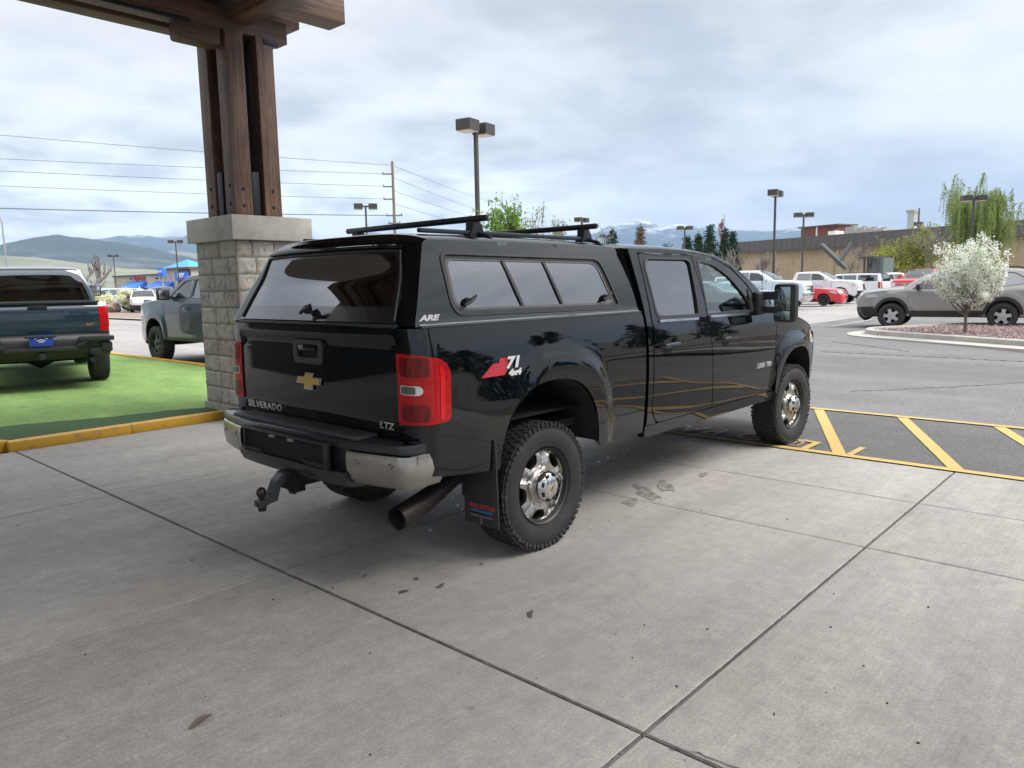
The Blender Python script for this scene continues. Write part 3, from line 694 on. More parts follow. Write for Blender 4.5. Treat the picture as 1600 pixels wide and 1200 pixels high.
    panel('headlight', rpoly([(4.40,1.00), (4.60,.96), (4.56,1.02), (4.36,1.13)], .015), [], side_fn(s, .004), CLEARL, hero, .04, (0,-s,0), .02, flip=(s > 0))
    panel('front_bumper_end', rpoly([(4.46,.34), (4.72,.34), (4.70,.66), (4.45,.64)], .04), [], lambda u, v: (u, s*(HW(u, v, False)+.004), v), CHROME, hero, .05, (0,-s,0), .03, flip=(s > 0))
    # towing mirror
    y = HW(2.95, 1.42)
    mo = MB().box((3.10, s*(y+.235), 1.435), (.115, .205, .345), Matrix.Rotation(s*-.10, 3, 'Z'), .045)
    mo.box((3.06, s*(y+.075), 1.50), (.07, .24, .075), None, .02).box((3.06, s*(y+.075), 1.375), (.07, .24, .06), None, .02).box((3.02, s*(y+.03), 1.43), (.16, .06, .20), None, .025)
    mo = mo.build('mirror', PLASTIC, hero, 50)
    for (zc, hh) in ((1.475, .205), (1.325, .080)):
        MB().box((3.040, s*(y+.225), zc), (.006, .138, hh), Matrix.Rotation(s*-.10, 3, 'Z'), .002).build('mirror_glass', mat('mirror_silver', (.22,.27,.26), .03, 1.0), mo)
    panel('mirror_patch', rpoly([(2.86,1.37), (3.06,1.37), (2.90,1.575)], .02), [], side_fn(s, .008), PLASTIC, fd, .03, (0,-s,0), .03, flip=(s > 0))
    panel('side_moulding_gap', [(1.122,.56), (1.150,.56), (1.150,1.88), (1.122,1.42)], [], side_fn(s, -.05), UNDER, hero, .06, (0,-s,0), .1, flip=(s > 0))
    # mud flap
    fl = MB().box((-.50, s*.895, .52), (.012, .27, .52), Matrix.Rotation(-.03, 3, 'Y'), .004).box((-.50, s*.76, .60), (.03,.012,.36)).build('mud_flap', mat('flap_rubber', (.025,.025,.027), .6, bump=(90, .2)), hero)
    if s < 0:
        fr_ = lambda z, y=-.905: frame((-.5095-.03*(z-.52)+.0, y, z), (0,-1,0), (0,0,1))
        text('flap_lettering', 'ROCKSTAR', .036, mat('red_print', (.45,.05,.05), .5), fl, .001, fr_(.372), .2, .0012, 1.12)
        text('flap_lettering', 'HITCH MOUNTED', .019, mat('blue_print', (.06,.22,.42), .5), fl, .001, fr_(.343), 0, .0006, 1.1)
        MB().box((-.508, -.905, .318), (.006, .17, .010)).box((-.508, -.905, .293), (.006, .012, .045)).build('flap_bracket', mat('bracket', (.22,.22,.22), .4, .6), fl)
# body front
hsegs = [('front_bumper', [(4.60,.33),(4.70,.42),(4.71,.66)], .20, CHROME), ('grille', [(4.62,.68),(4.64,.9),(4.58,1.06)], .22, PLASTIC),
         ('hood', [(4.50,1.10),(4.36,1.17),(3.95,1.262),(3.40,1.345)], .085, BLACKP), ('windshield', [(3.40,1.345),(3.05,1.60),(2.75,1.75),(2.45,1.842)], .085, GLW),
         ('roof', [(2.45,1.842),(2.1,1.875),(1.6,1.888),(1.15,1.885)], .055, BLACKP)]
for nm, pts, c, m in hsegs:
    ch = Chain([(nm, pts, c)], lambda x, z: HW(x, z, False), 3.0, 8)
    n = len(ch.pts)-1
    if nm == 'windshield':
        ch.grid(nm, m, hero, i0=.5, i1=n-.4, t0=-.90, t1=.90, off=-.004)
        for a, b in ((-1, -.90), (.90, 1)): ch.grid('windshield_pillar', BLACKP, hero, i0=0, i1=n, t0=a, t1=b)
        ch.grid('cowl', PLASTIC, hero, i0=0, i1=.5, t0=-.9, t1=.9); ch.grid('header', BLACKP, hero, i0=n-.4, i1=n, t0=-.9, t1=.9)
    else: ch.grid(nm, m, hero, nm)
for s in (-1, 1):   # roof side rail closing doors to roof
    rail = [(1.255,1.858), (2.05,1.856), (2.43,1.832), (2.70,1.755), (2.93,1.60), (3.09,1.405), (3.375,1.352), (3.40,1.345), (3.05,1.60), (2.75,1.75), (2.45,1.842), (2.1,1.875), (1.6,1.888), (1.255,1.885)]
    panel('roof_rail', rail, [], side_fn(s), BLACKP, hero, .03, (0,-s,0), .03, flip=(s > 0))
    seal = [(1.16,.60), (3.37,.60), (3.39,1.34), (3.08,1.385), (2.92,1.585), (2.69,1.735), (2.43,1.81), (2.05,1.84), (1.25,1.86), (1.18,1.4)]
    panel('door_frame', seal, [[(cx_+(x-cx_)*1.01, cz_+(z-cz_)*1.01) for x, z in wn] for wn, cx_, cz_ in ((rwin, 1.65, 1.6), (fwin, 2.45, 1.58))], side_fn(s, -.034), UNDER, hero, .08, flip=(s > 0))
# back of cab
MB().box((1.17, 0, 1.0), (.02, 1.80, .95)).box((1.17, 0, 1.84), (.02, 1.5, .10)).build('cab_back', BLACKP, hero, None)
MB().box((1.165, 0, 1.63), (.008, 1.40, .36)).build('rear_window', GLP, hero, None)
# interior
m = MB().box((2.2, 0, .80), (2.1, 1.72, .22)).box((3.18, 0, 1.24), (.42, 1.70, .20), None, .05)
for sx in (1.55, 2.45):
    for sy in (-.40, .40): m.box((sx, sy, 1.02), (.50, .50, .20), None, .06).box((sx-.24, sy, 1.26), (.13, .48, .52), Matrix.Rotation(-.18, 3, 'Y'), .06).box((sx-.30, sy, 1.56), (.10, .26, .18), None, .045)
m.tube([(2.90-.05*math.sin(a), .40+.19*math.cos(a), 1.30+.17*math.sin(a)) for a in [2*PI*i/20 for i in range(21)]], .015, 8)
m.box((2.92, .40, 1.30), (.05, .12, .10), None, .02).box((3.05,.40,1.26),(.3,.05,.05)); m.build('interior', INTER, hero)
# tailgate
def tg_x(y, z):
    return -1.0-.012*sst(1.33, 1.36, z)-.010*math.cos(min(1, abs(y)/.8)*PI/2)-.008*sst(.93, .84, z)+.012*math.exp(-((z-1.315)/.02)**2)
hnd = rpoly([(-.135,1.205), (.135,1.205), (.145,1.335), (-.145,1.335)], .03, 4)
tg = panel('tailgate', rpoly([(-.80,.845), (.80,.845), (.80,1.425), (-.80,1.425)], .012), [hnd], lambda u, v: (tg_x(u, v), -u, v), BLACKP, hero, .03, (1,0,0), .04, flip=False, smooth=50)
tg.data.flip_normals()
hb = MB().prism(rpoly([(-.147,1.203), (.147,1.203), (.157,1.337), (-.157,1.337)], .03, 4), 'x', -.97, -1.013)
hb = panel('handle_bezel', rpoly([(-.15,1.200), (.15,1.200), (.157,1.340), (-.157,1.340)], .03, 4), [rpoly([(-.105,1.235), (.105,1.235), (.11,1.315), (-.11,1.315)], .02, 3)], lambda u, v: (-1.022, -u, v), PLASTIC, tg, .03, (1,0,0), .04); hb.data.flip_normals()
MB().box((-.985, 0, 1.27), (.01, .24, .11)).build('handle_recess', UNDER, tg, None)
MB().box((-1.012, 0, 1.293), (.03, .185, .036), None, .01).build('handle', BLACKP, tg)
emblem(tg, (-1.016, .0, 1.095), (0,-1,0), (0,0,1), .255, 'bowtie_emblem')
text('lettering', 'SILVERADO', .060, BADGE, tg, .002, frame((-1.020, .525, .898), (0,-1,0), (0,0,1)), 0, .0007, 1.22, space=1.12)
text('trim_lettering', 'LTZ', .052, BADGE, tg, .002, frame((-1.018, -.715, .905), (0,-1,0), (0,0,1)), .15, .0014, 1.3)
# badges on the right side
def side_text(nm, s_, x, z, size, m, sx=1., shear=0., bold=0., par=hero, off=.006, ww=HW):
    return text(nm, s_, size, m, par, .002, frame((x, -(ww(x, z)+off), z), (1,0,0), (0,-.02,1)), shear, bold, sx)
WB = mat('badge_white', (.78,.78,.76), .4); RB = mat('badge_red', (.55,.03,.05), .4)
fl_off = .012
bz = panel('side_decal', [(-.575,1.135), (-.475,1.205), (-.425,1.205), (-.42,1.232), (-.345,1.232), (-.362,1.165), (-.395,1.135)], [], side_fn(-1, .004), RB, hero, .03, (0,1,0), .003, flip=False)
side_text('decal_lettering', '71', -.322, 1.200, .088, WB, 1.35, .2, .004, bz, fl_off)
side_text('decal_lettering', '4x4', -.318, 1.144, .048, WB, 1.45, .2, .0025, bz, fl_off)
side_text('door_badge', '2500', 3.06, .865, .058, BADGE, 1.35, .2, .002)
side_text('door_badge', 'HD', 3.235, .865, .058, BADGE, 1.35, .2, .002)
# rear bumper: dark step with two chrome ends
def bump_x(y): return -1.055-.135*(1-(abs(y)/1.02)**2.6)
def bump_path(y0, y1, fwd=True):
    """plan outline of the bumper from y0 to y1 (right half mirrored by sign), with its outward normals"""
    P = []; YE, RR = .885, .075
    n = 24
    for i in range(n+1):
        y = y0+(y1-y0)*i/n
        if abs(y) <= YE: P.append((bump_x(y), y))
    sg = 1 if y1 > 0 else -1
    if fwd and abs(y1) >= YE:
        x0 = bump_x(YE)
        for k in range(1, 9):
            an = k/8*PI/2; P.append((x0+RR*(1-math.cos(an)), sg*(YE+RR*math.sin(an))))
        for k in range(1, 5): P.append((x0+RR+.055*k, sg*(YE+RR-.002*k)))
    N = []
    for i in range(len(P)):
        a_ = Vector(P[max(0, i-1)]); b_ = Vector(P[min(len(P)-1, i+1)]); d = (b_-a_).normalized(); nn_ = Vector((-abs(d.y), d.x*(1 if d.y > 0 else -1)))
        if abs(d.y) < .35 and i > 3: nn_ = Vector((-abs(d.y), sg*abs(d.x)))
        N.append(nn_.normalized())
    return P, N
def sweep_bumper(prof, P, N):
    vs = []; K = len(prof)
    for (x, y), nv in zip(P, N):
        for (o, z) in prof: vs.append((x+nv.x*o, y+nv.y*o, z))
    fs = [(i*K+j, i*K+(j+1) % K, (i+1)*K+(j+1) % K, (i+1)*K+j) for i in range(len(P)-1) for j in range(K)]
    fs += [tuple(range(K)), tuple((len(P)-1)*K+j for j in range(K-1, -1, -1))]
    return vs, fs
main = MB()
for sg in (-1, 1):
    P, N = bump_path(0, sg*.90); main.add(*sweep_bumper([(-.16,.838), (-.010,.838), (.002,.832), (.006,.822), (.004,.786), (-.014,.778), (-.014,.640), (-.030,.615), (-.16,.615)], P, N))
lw_ = []
for i in range(25):
    y = -.56+1.12*i/24; lw_ += [(bump_x(y)+dx, y, z) for dx, z in ((-.024,.655), (-.028,.62), (-.005,.575), (.10,.56), (.12,.655))]
main.add(lw_, [(i*5+j, i*5+(j+1) % 5, (i+1)*5+(j+1) % 5, (i+1)*5+j) for i in range(24) for j in range(5)]+[tuple(range(5)), tuple(24*5+j for j in (4,3,2,1,0))])
bp = main.build('rear_bumper', mat('bumper_top_black', (.014,.015,.018), .28, 0, .3), hero, 35)
MB().box((-1.195, 0, .725), (.03, .86, .125), None, .01).build('plate_recess', mat('recess_black', (.004,.004,.004), .9), bp, None)
sp_ = MB()
for k in range(5): sp_.box((-1.085-.022*k, .0, .842), (.010, 1.0, .006))
for sy in (-.33, .33):
    for k in range(3): sp_.box((-1.215-.01*k, sy, .665+.012*k), (.008, .22, .006))
sp_.build('step_tread', PLASTIC, bp, None)
MB().box((-1.10, 0, .850), (.15, 1.30, .022), None, .008).build('step_pad', mat('step_rubber', (.03,.031,.034), .5, bump=(70,.5)), bp)
MB().box((-1.214, -.0, .80), (.03, .90, .012), None, .004).box((-1.212, .43, .73), (.03, .018, .15), None, .004).box((-1.212, -.43, .73), (.03, .018, .15), None, .004).box((-1.214, 0, .655), (.03, .90, .014), None, .004).build('plate_surround', PLASTIC, bp)
for sy in (.10, -.10): MB().box((-1.225, sy, .785), (.02, .05, .018), None, .004).build('plate_lamp', mat('lamp_grey', (.2,.2,.2), .3), bp)
for s in (-1, 1):
    P, N = bump_path(s*.56, s*.90); P, N = P[:-1], N[:-1]
    a = MB().add(*sweep_bumper([(.004,.782), (.014,.776), (.019,.74), (.019,.69), (.008,.628), (-.012,.600), (-.05,.592), (-.05,.782)], P, N)); cb = a.build('chrome_corner', DIRTYCHROME, bp, 40)
    for yy in (.64, .86):
        MB().lathe([(.017, 0), (.017, -.004), (.012, -.006), (0, -.006)], 'x', (bump_x(yy)-.0185, s*yy, .725), 20).build('parking_sensor', DIRTYCHROME, cb)
# hitch
h = MB().box((-1.02, 0, .53), (.42, .085, .085)).box((-1.17, 0, .53), (.03, .12, .12), None, .01).box((-.92, 0, .56), (.10, 1.0, .10))
h.box((-1.14, 0, .47), (.10, .02, .05)).tube([(-1.20,-.07,.53), (-1.24,-.07,.49), (-1.22,-.10,.47), (-1.18,-.09,.49)], .008, 6)
hi = h.build('hitch_receiver', UNDER, hero, None)
b = MB().prism([(-1.14,.555), (-1.21,.555), (-1.27,.50), (-1.29,.432), (-1.40,.412), (-1.40,.445), (-1.325,.465), (-1.29,.545), (-1.245,.585), (-1.14,.585)][::-1], 'y', -.034, .034)
b.box((-1.20, 0, .565), (.10, .055, .055), None, .004)
bm_ = b.build('ball_mount', mat('mount_steel', (.045,.047,.05), .4, .3), hi, None)
MB().lathe([(0,.385), (.022,.385), (.024,.41), (.030,.412), (.030,.446), (.014,.450), (.014,.462), (.022,.470), (.0285,.487), (.0285,.497), (.022,.514), (.010,.522), (0,.524)], 'z', (-1.372,0,0), 20).build('hitch_ball', mat('rusty_ball', (.035,.025,.02), .35, .5), bm_, 60)
# exhaust
pth = [(.35,-.72,.62), (-.25,-.72,.60), (-.55,-.72,.52), (-.80,-.745,.445), (-1.02,-.775,.405)]
ex = MB().tube(pth, [.045,.045,.05,.062,.064], 20, False).build('exhaust_pipe', mat('rusty_steel', (.045,.034,.030), .45, .6, var=(20, (.045,.035,.03), .4, .7)), hero)
MB().tube([pth[4], pth[3], pth[2]], [.057,.055,.045], 20, False).lathe([(.0640,0), (.057,0)], 'x', pth[4], 20).build('pipe_bore', mat('soot', (.006,.005,.005), .9), ex, None)
# chassis
c = MB()
for s in (-1, 1):
    c.box((1.8, s*.45, .62), (5.6, .09, .16)); c.tube([(-.55,s*.55,.62), (0,s*.56,.50), (.55,s*.55,.60)], .03, 6); c.tube([(-.2,s*.42,.42), (-.35,s*.48,.80)], .025, 8)
c.tube([(0,-.80,.42), (0,-.3,.42), (0,-.16,.42), (0,.16,.42), (0,.3,.42), (0,.80,.42)], [.05,.05,.14,.14,.05,.05], 14)
c.tube([(3.904,-.80,.42), (3.904,.80,.42)], .05, 10); c.tube([(.1,0,.45), (2.2,.05,.62), (3.2,.05,.62)], .045, 10)
c.box((2.6, 0, .66), (1.6, .8, .18)).box((-.6, 0, .70), (.7, 1.2, .10)).box((.9,.55,.62),(1.0,.35,.25)).box((1.7,0,.72),(5.3,1.62,.05))
c.box((3.0,-.62,.52),(.5,.12,.10)).box((2.2,-.70,.54),(1.4,.05,.06))
c.build('chassis', UNDER, hero, None)
panel('bed_floor', [(-.95,-.9),(1.1,-.9),(1.1,.9),(-.95,.9)], [], lambda u, v: (u, v, .84), UNDER, hero, .5)
# wheels
for s in (-1, 1):
    wheel(hero, 0, s, .397, .400, .255, .240, 'hd', 5, ALLOY, 60, .850)
    wheel(hero, 3.904, s, .397, .400, .255, .240, 'hd', 5, ALLOY, 60, .850, steer=-.05)
# ---------------------------------------------- camper shell
def TWf(x, z): return .952-.022*sst(1.40,1.47,z)-.185*(max(0, z-1.43)/.47)**1.2
tsegs = [('camper_shell', [(1.105,1.43), (1.10,1.6), (1.07,1.80), (1.00,1.895), (.90,1.915)], .02, BLACKP),]
shc = Chain([('front', [(1.105,1.43), (1.10,1.65), (1.075,1.86)], .02), ('roof', [(1.075,1.86), (1.04,1.888), (.8,1.892), (0,1.895), (-.66,1.888), (-.755,1.872), (-.78,1.84)], .062), ('rear', [(-.78,1.84), (-.875,1.66), (-.985,1.435)], .018)], TWf, 3.4, 8)
r0, r1 = shc.rng['rear']; f0, f1 = shc.rng['roof']; g0, g1 = shc.rng['front']
shell = shc.grid('camper_shell', BLACKP, hero, i0=g0, i1=f1)
shc.grid('rear_frame', BLACKP, shell, i0=r0, i1=r1, t0=-1, t1=-.86); shc.grid('rear_frame', BLACKP, shell, i0=r0, i1=r1, t0=.86, t1=1)
shc.grid('rear_frame', BLACKP, shell, i0=r0, i1=r0+1.0, t0=-.86, t1=.86)
rg = shc.grid('rear_hatch', GLP, shell, i0=r0+2.2, i1=r1-3.2, t0=-.80, t1=.80, off=.004)
GB = paint('hatch_black', (.012,.012,.014), 0, .2, 1.7)
for a in ((r0+.95, r0+2.2, -.86, .86), (r1-3.2, r1-.3, -.86, .86), (r0+2.2, r1-3.2, -.86, -.80), (r0+2.2, r1-3.2, .80, .86)):
    shc.grid('hatch_border', GB, rg, i0=a[0], i1=a[1], t0=a[2], t1=a[3], off=.004)
for tt in (-.845, .845): MB().tube([shc.P(r0+1.3+k*(r1-r0-2)/8, tt, .010) for k in range(9)], .007, 6).build('hatch_seal', PLASTIC, rg)
MB().tube([shc.P(r0+1.3, -.845+k*1.69/16, .010) for k in range(17)], .007, 6).build('hatch_seal', PLASTIC, rg)
MB().tube([shc.P(r0+.4, -.86+k*1.72/16, .012) for k in range(17)], .010, 8).build('hatch_hinge', BLACKP, rg)
MB().box((-.995, 0, 1.437), (.03, 1.62, .018), None, .005).build('hatch_sill', PLASTIC, rg)
q = shc.P(r1-2.3, 0, .02); MB().lathe([(.026,0), (.026,-.03), (.018,-.04), (0,-.04)], 'x', q, 16).tube([(q.x-.045,.0,q.z), (q.x-.050,-.05,q.z+.012), (q.x-.045,-.075,q.z+.03)], [.012,.014,.008], 8).tube([(q.x-.045,.0,q.z), (q.x-.045,.035,q.z-.02)], .011, 8).build('latch_handle', PLASTIC, rg)
twin = rpoly([(-.69,1.492), (.80,1.478), (.872,1.498), (.865,1.53), (.81,1.80), (-.655,1.812)], [.10,.05,.03,.02,.07,.055], 6)
for s in (-1, 1):
    sfn = lambda off: (lambda u, v: (u, s*(TWf(u, v)+off), v))
    outl = [p for p in shc.pts]
    st = .035 if s < 0 else .07
    sk = panel('shell_side', outl, [twin], sfn(0), BLACKP, shell, st, (0,-s,0), .02, flip=(s > 0), smooth=50)
    cxm, czm = .06, 1.648
    scl = lambda k, kz: [(cxm+(x-cxm)*k, czm+(z-czm)*kz) for x, z in twin]
    fr1 = panel('window_frame', scl(1.0,1.0), [scl(.972,.90)], sfn(-.006), PLASTIC, sk, .04, (0,-s,0), .012, flip=(s > 0))
    panel('window_bead', scl(1.022,1.09), [scl(1.002,1.01)], sfn(.006), PLASTIC, sk, .03, (0,-s,0), .010, flip=(s > 0))
    panel('side_window', scl(.975,.91), [], sfn(-.014), GLP, sk, .15, flip=(s > 0))
    panel('slider_frame', scl(.972,.90), [scl(.945,.82)], sfn(-.010), mat('window_rail', (.11,.105,.095), .4), sk, .04, (0,-s,0), .01, flip=(s > 0))
    for (xt, xb) in ((-.165,-.105), (.215,.275)):
        panel('window_mullion', [(xb-.012,1.515), (xb+.012,1.515), (xt+.012,1.788), (xt-.012,1.788)], [], sfn(-.006), PLASTIC, sk, .04, (0,-s,0), .02, flip=(s > 0))
    for (xx, zz, sg) in ((-.565, 1.555, -1), (.745, 1.545, 1)):
        yy = TWf(xx, zz)
        MB().lathe([(.020,0), (.020,s*.022), (0,s*.026)], 'y', (xx, s*(yy-.012), zz), 14).tube([(xx-.045,s*(yy+.022),zz-.022), (xx,s*(yy+.026),zz), (xx+.05,s*(yy+.022),zz+.030)], [.011,.013,.008], 8).build('latch', PLASTIC, sk)
    MB().tube([(-.955,s*.947,1.432), (0,s*.951,1.430), (1.10,s*.951,1.430)], .009, 8).build('shell_seal', PLASTIC, sk)
    panel('sill_moulding', [(-.96,1.440), (1.09,1.438), (1.09,1.446), (-.96,1.448)], [], sfn(.006), mat('sill_trim', (.16,.165,.175), .2, .9), sk, .1, (0,-s,0), .008, flip=(s > 0))
    # rack tracks on the roof
    tr = lambda x: shc.P(f0+2+(f1-f0-2)*((1.04-x)/1.8), s*.76, .010)
    zt = [(x, s*.615, shc.P(f0+(f1-f0)*.5, .76, .0).z+.0) for x in (-.62,-.58, .95)]
    zz = 1.895+.062*math.sqrt(1-.77**3.4)
    MB().box((.18, s*.58, zz+.014), (1.62, .035, .026), None, .008).build('roof_track', mat('track_grey', (.06,.07,.075), .35, .5), shell)
side_text('maker_badge', 'ARE', -.880, 1.477, .040, mat('badge_silver', (.85,.85,.85), .25, .3), 1.75, .25, .0022, shell, .006, TWf)
zr = 1.98
for k, xb in enumerate((-.19, .93)):
    bar = MB().tube([(xb, -.70, zr+.060), (xb, -.69, zr+.060), (xb, .69, zr+.060), (xb, .70, zr+.060)], [.014,.020,.020,.014], 10).build('rack_bar', PLASTIC, shell)
    for s in (-1, 1):
        MB().prism(rpoly([(xb-.06,zr-.045), (xb+.075,zr-.045), (xb+.06,zr+.0), (xb+.028,zr+.05), (xb-.028,zr+.05), (xb-.03,zr+.0)], .012, 3), 'y', s*.545, s*.605).tube([(xb+.02,s*.60,zr-.03), (xb+.02,s*.69,zr-.055), (xb+.02,s*.745,zr-.10)], .014, 6).build('rack_foot', PLASTIC, bar)
# antenna on the right front wing
MB().tube([(3.35,-.86,1.33), (3.34,-.86,1.80)], [.004,.002], 6).build('antenna', PLASTIC, hero)
# ------------------------------------------------------------------ ground
def sheet(name, m, x0, x1, y0, y1, z, nx=1, ny=1, zf=None, parent=None):
    vs = []; fs = []
    for i in range(nx+1):
        for j in range(ny+1):
            x = x0+(x1-x0)*i/nx; y = y0+(y1-y0)*j/ny; vs.append((x, y, z+(zf(x, y) if zf else 0)))
    for i in range(nx):
        for j in range(ny): a = i*(ny+1)+j; fs.append((a, a+ny+1, a+ny+2, a+1))
    return mk(name, vs, fs, m, parent, 60)
def lot_z(x, y): return .17*sst(8.5, 17, x)*(1-sst(8, 14, y))
def nodes_mat(name, fn, rough=.85):
    m = bpy.data.materials.new(name); m.use_nodes = True; MATS[name] = m; t = m.node_tree; b = t.nodes['Principled BSDF']
    b.inputs['Roughness'].default_value = rough; tc_ = t.nodes.new('ShaderNodeTexCoord'); fn(t, b, tc_.outputs['Object']); return m
def nz(t, vec, scale, detail=6, rough=.6, stretch=None, dist=0):
    if stretch:
        mp = t.nodes.new('ShaderNodeMapping'); mp.inputs['Scale'].default_value = stretch; t.links.new(vec, mp.inputs[0]); vec = mp.outputs[0]
    n = nn(t, 'ShaderNodeTexNoise', i_Scale=scale, i_Detail=float(detail), i_Roughness=rough, i_Distortion=float(dist)); t.links.new(vec, n.inputs['Vector']); return n.outputs[0]
def bump(t, b, h, strength, dist=.01):
    bp = nn(t, 'ShaderNodeBump', i_Strength=strength, i_Distance=dist); t.links.new(h, bp.inputs['Height']); t.links.new(bp.outputs[0], b.inputs['Normal'])
def concrete(t, b, v):
    base = ramp(t, nz(t, v, .45, 5, .55), [(.30, (.295,.279,.254)), (.52, (.340,.323,.297)), (.72, (.388,.369,.342))])
    broom = ramp(t, nz(t, v, 1.0, 6, .7, (1.2, 55, 1)), [(.36, .92), (.64, 1.06)])
    c = mixc(t, 1.0, base, broom, 'MULTIPLY')
    wash = ramp(t, nz(t, v, .9, 4, .6, (.35, 1.3, 1), .4), [(.38, .84), (.64, 1.10)]); c = mixc(t, 1.0, c, wash, 'MULTIPLY')
    grain = ramp(t, nz(t, v, 75, 5, .85), [(.32, .70), (.50, 1.0), (.68, 1.26)]); c = mixc(t, 1.0, c, grain, 'MULTIPLY')
    med = ramp(t, nz(t, v, 9, 6, .75), [(.36, .84), (.68, 1.14)]); c = mixc(t, 1.0, c, med, 'MULTIPLY')
    pk = ramp(t, nz(t, v, .30, 3, .5), [(.45, 0.0), (.70, .40)]); c = mixc(t, pk, c, (.335,.305,.288))
    # dark grease spots and pale scuffs
    vo = nn(t, 'ShaderNodeTexVoronoi', i_Scale=2.3); t.links.new(v, vo.inputs['Vector'])
    msk = mathn(t, 'MULTIPLY', ramp(t, vo.outputs['Distance'], [(.030, 1.0), (.062, 0.0)]), ramp(t, nz(t, v, .8, 2), [(.50, 0.0), (.60, .7)]))
    c = mixc(t, msk, c, (.10,.092,.082))
    st = ramp(t, nz(t, v, 1.15, 5, .62), [(.64, 0.0), (.76, .30)]); c = mixc(t, st, c, (.16,.147,.13))
    pl_ = mathn(t, 'MULTIPLY', ramp(t, nz(t, v, 26, 5, .8), [(.66, 0.0), (.72, .45)]), ramp(t, nz(t, v, 1.7, 3), [(.52, 0.0), (.66, 1.0)]))
    c = mixc(t, pl_, c, (.48,.47,.45))
    t.links.new(c, b.inputs['Base Color'])
    t.links.new(ramp(t, nz(t, v, 1.2, 5), [(.35, .62), (.7, .85)]), b.inputs['Roughness'])
    h = mathn(t, 'ADD', mathn(t, 'MULTIPLY', nz(t, v, 150, 4, .7), .5), mathn(t, 'MULTIPLY', nz(t, v, 1.0, 5, .7, (2, 80, 1)), .5)); bump(t, b, h, .35, .004)
CONC = nodes_mat('broomed_concrete', concrete)
def asphalt(c0, c1, c2_, patchy=.5):
    def f(t, b, v):
        base = ramp(t, nz(t, v, .22, 5, .55, (1, .45, 1)), [(.32, c0), (.68, c1)])
        g = ramp(t, nz(t, v, 58, 4, .9), [(.36, .45), (.50, .92), (.64, 2.0)]); c = mixc(t, 1.0, base, g, 'MULTIPLY')
        m_ = ramp(t, nz(t, v, 1.3, 6, .65), [(.40, .90), (.66, 1.08)]); c = mixc(t, 1.0, c, m_, 'MULTIPLY')
        # long tyre-worn streaks
        s_ = ramp(t, nz(t, v, .55, 4, .6, (1.6, .16, 1), .6), [(.44, 0.0), (.62, patchy)]); c = mixc(t, s_, c, c2_)
        t.links.new(c, b.inputs['Base Color']); bump(t, b, nz(t, v, 95, 4, .75), .6, .008)
    return f
ASPH = nodes_mat('asphalt', asphalt((.112,.109,.107), (.150,.146,.143), (.185,.180,.176)))
DASPH = nodes_mat('dark_asphalt', asphalt((.075,.073,.071), (.108,.105,.103), (.12,.117,.113), .3))
PALE = nodes_mat('pale_lot', asphalt((.24,.225,.217), (.30,.283,.274), (.345,.328,.316)))
def scrub(t, b, v):
    c = ramp(t, nz(t, v, .004, 8, .6), [(.35, (.10,.12,.07)), (.55, (.16,.17,.10)), (.7, (.22,.20,.13))]); t.links.new(c, b.inputs['Base Color'])
SCRUB = nodes_mat('valley_floor', scrub)
setp(sheet('valley_ground', SCRUB, -11900, 11900, -11900, 11900, -.30), kind='structure')
lot = sheet('asphalt_lot', ASPH, 3.60, 175, -170, 5.4, -.012, 90, 60, lot_z); setp(lot, kind='structure')
setp(sheet('north_lot', PALE, 3.60, 175, 5.4, 200, -.012, 90, 60, lot_z), kind='structure')
setp(sheet('side_lot', PALE, -60, 3.60, 17.2, 200, -.012), kind='structure')
setp(sheet('rear_asphalt', ASPH, -60, 3.60, -170, -13, -.012), kind='structure')
setp(sheet('side_walk', CONC, -60, -1.5, 5.2, 17.2, -.010), kind='structure')
setp(sheet('fire_lane', DASPH, 3.60, 6.10, -9.0, 5.4, -.006), kind='structure')
# concrete slabs with open joints
sl_ = MB(); xs = [-11.4, -8.87, -6.34, -3.81, -1.28, 1.25, 3.60]; ys = [-12.40, -9.92, -7.44, -4.96, -2.48, 0, 2.55, 5.18]
rng = random.Random(4)
def slab(x0, x1, y0, y1, z):
    g = .0055; b_ = .007
    n = 16; per = []
    for (ax, ay, bx, by) in ((x0, y0, x1, y0), (x1, y0, x1, y1), (x1, y1, x0, y1), (x0, y1, x0, y0)):
        for k in range(n):
            t = k/n; x = ax+(bx-ax)*t; y = ay+(by-ay)*t
            per.append((x, y))
    cx_, cy_ = (x0+x1)/2, (y0+y1)/2
    def ins(p, d, zz, rough=0):
        dx = d+rough*abs(rng.gauss(0, 1)); x, y = p
        x += (dx if abs(x-x0) < 1e-6 else 0)-(dx if abs(x-x1) < 1e-6 else 0); y += (dx if abs(y-y0) < 1e-6 else 0)-(dx if abs(y-y1) < 1e-6 else 0)
        return Vector((x, y, zz))
    P = len(per); v = [ins(p, g, z-.03) for p in per]+[ins(p, g, z-.007) for p in per]+[ins(p, g+b_, z-.0015, .0015) for p in per]+[ins(p, .05, z) for p in per]
    f = [(r*P+k, r*P+(k+1) % P, (r+1)*P+(k+1) % P, (r+1)*P+k) for r in range(3) for k in range(P)]+[tuple(3*P+k for k in range(P))]
    sl_.add(v, f)
for a, b in zip(xs, xs[1:]):
    for c, d in zip(ys, ys[1:]): slab(a, b, c, d, rng.uniform(-.001, .001))
sl_.add([(1.6,5.18,0),(3.6,5.18,0),(3.6,5.9,0),(1.6,5.9,0)], [(0,1,2,3)])
setp(sl_.build('concrete_apron', CONC, None, None), kind='structure')
setp(sheet('joint_dirt', mat('joint_dirt', (.03,.028,.025), .95), -11.4, 3.59, -12.4, 5.17, -.022), kind='structure')
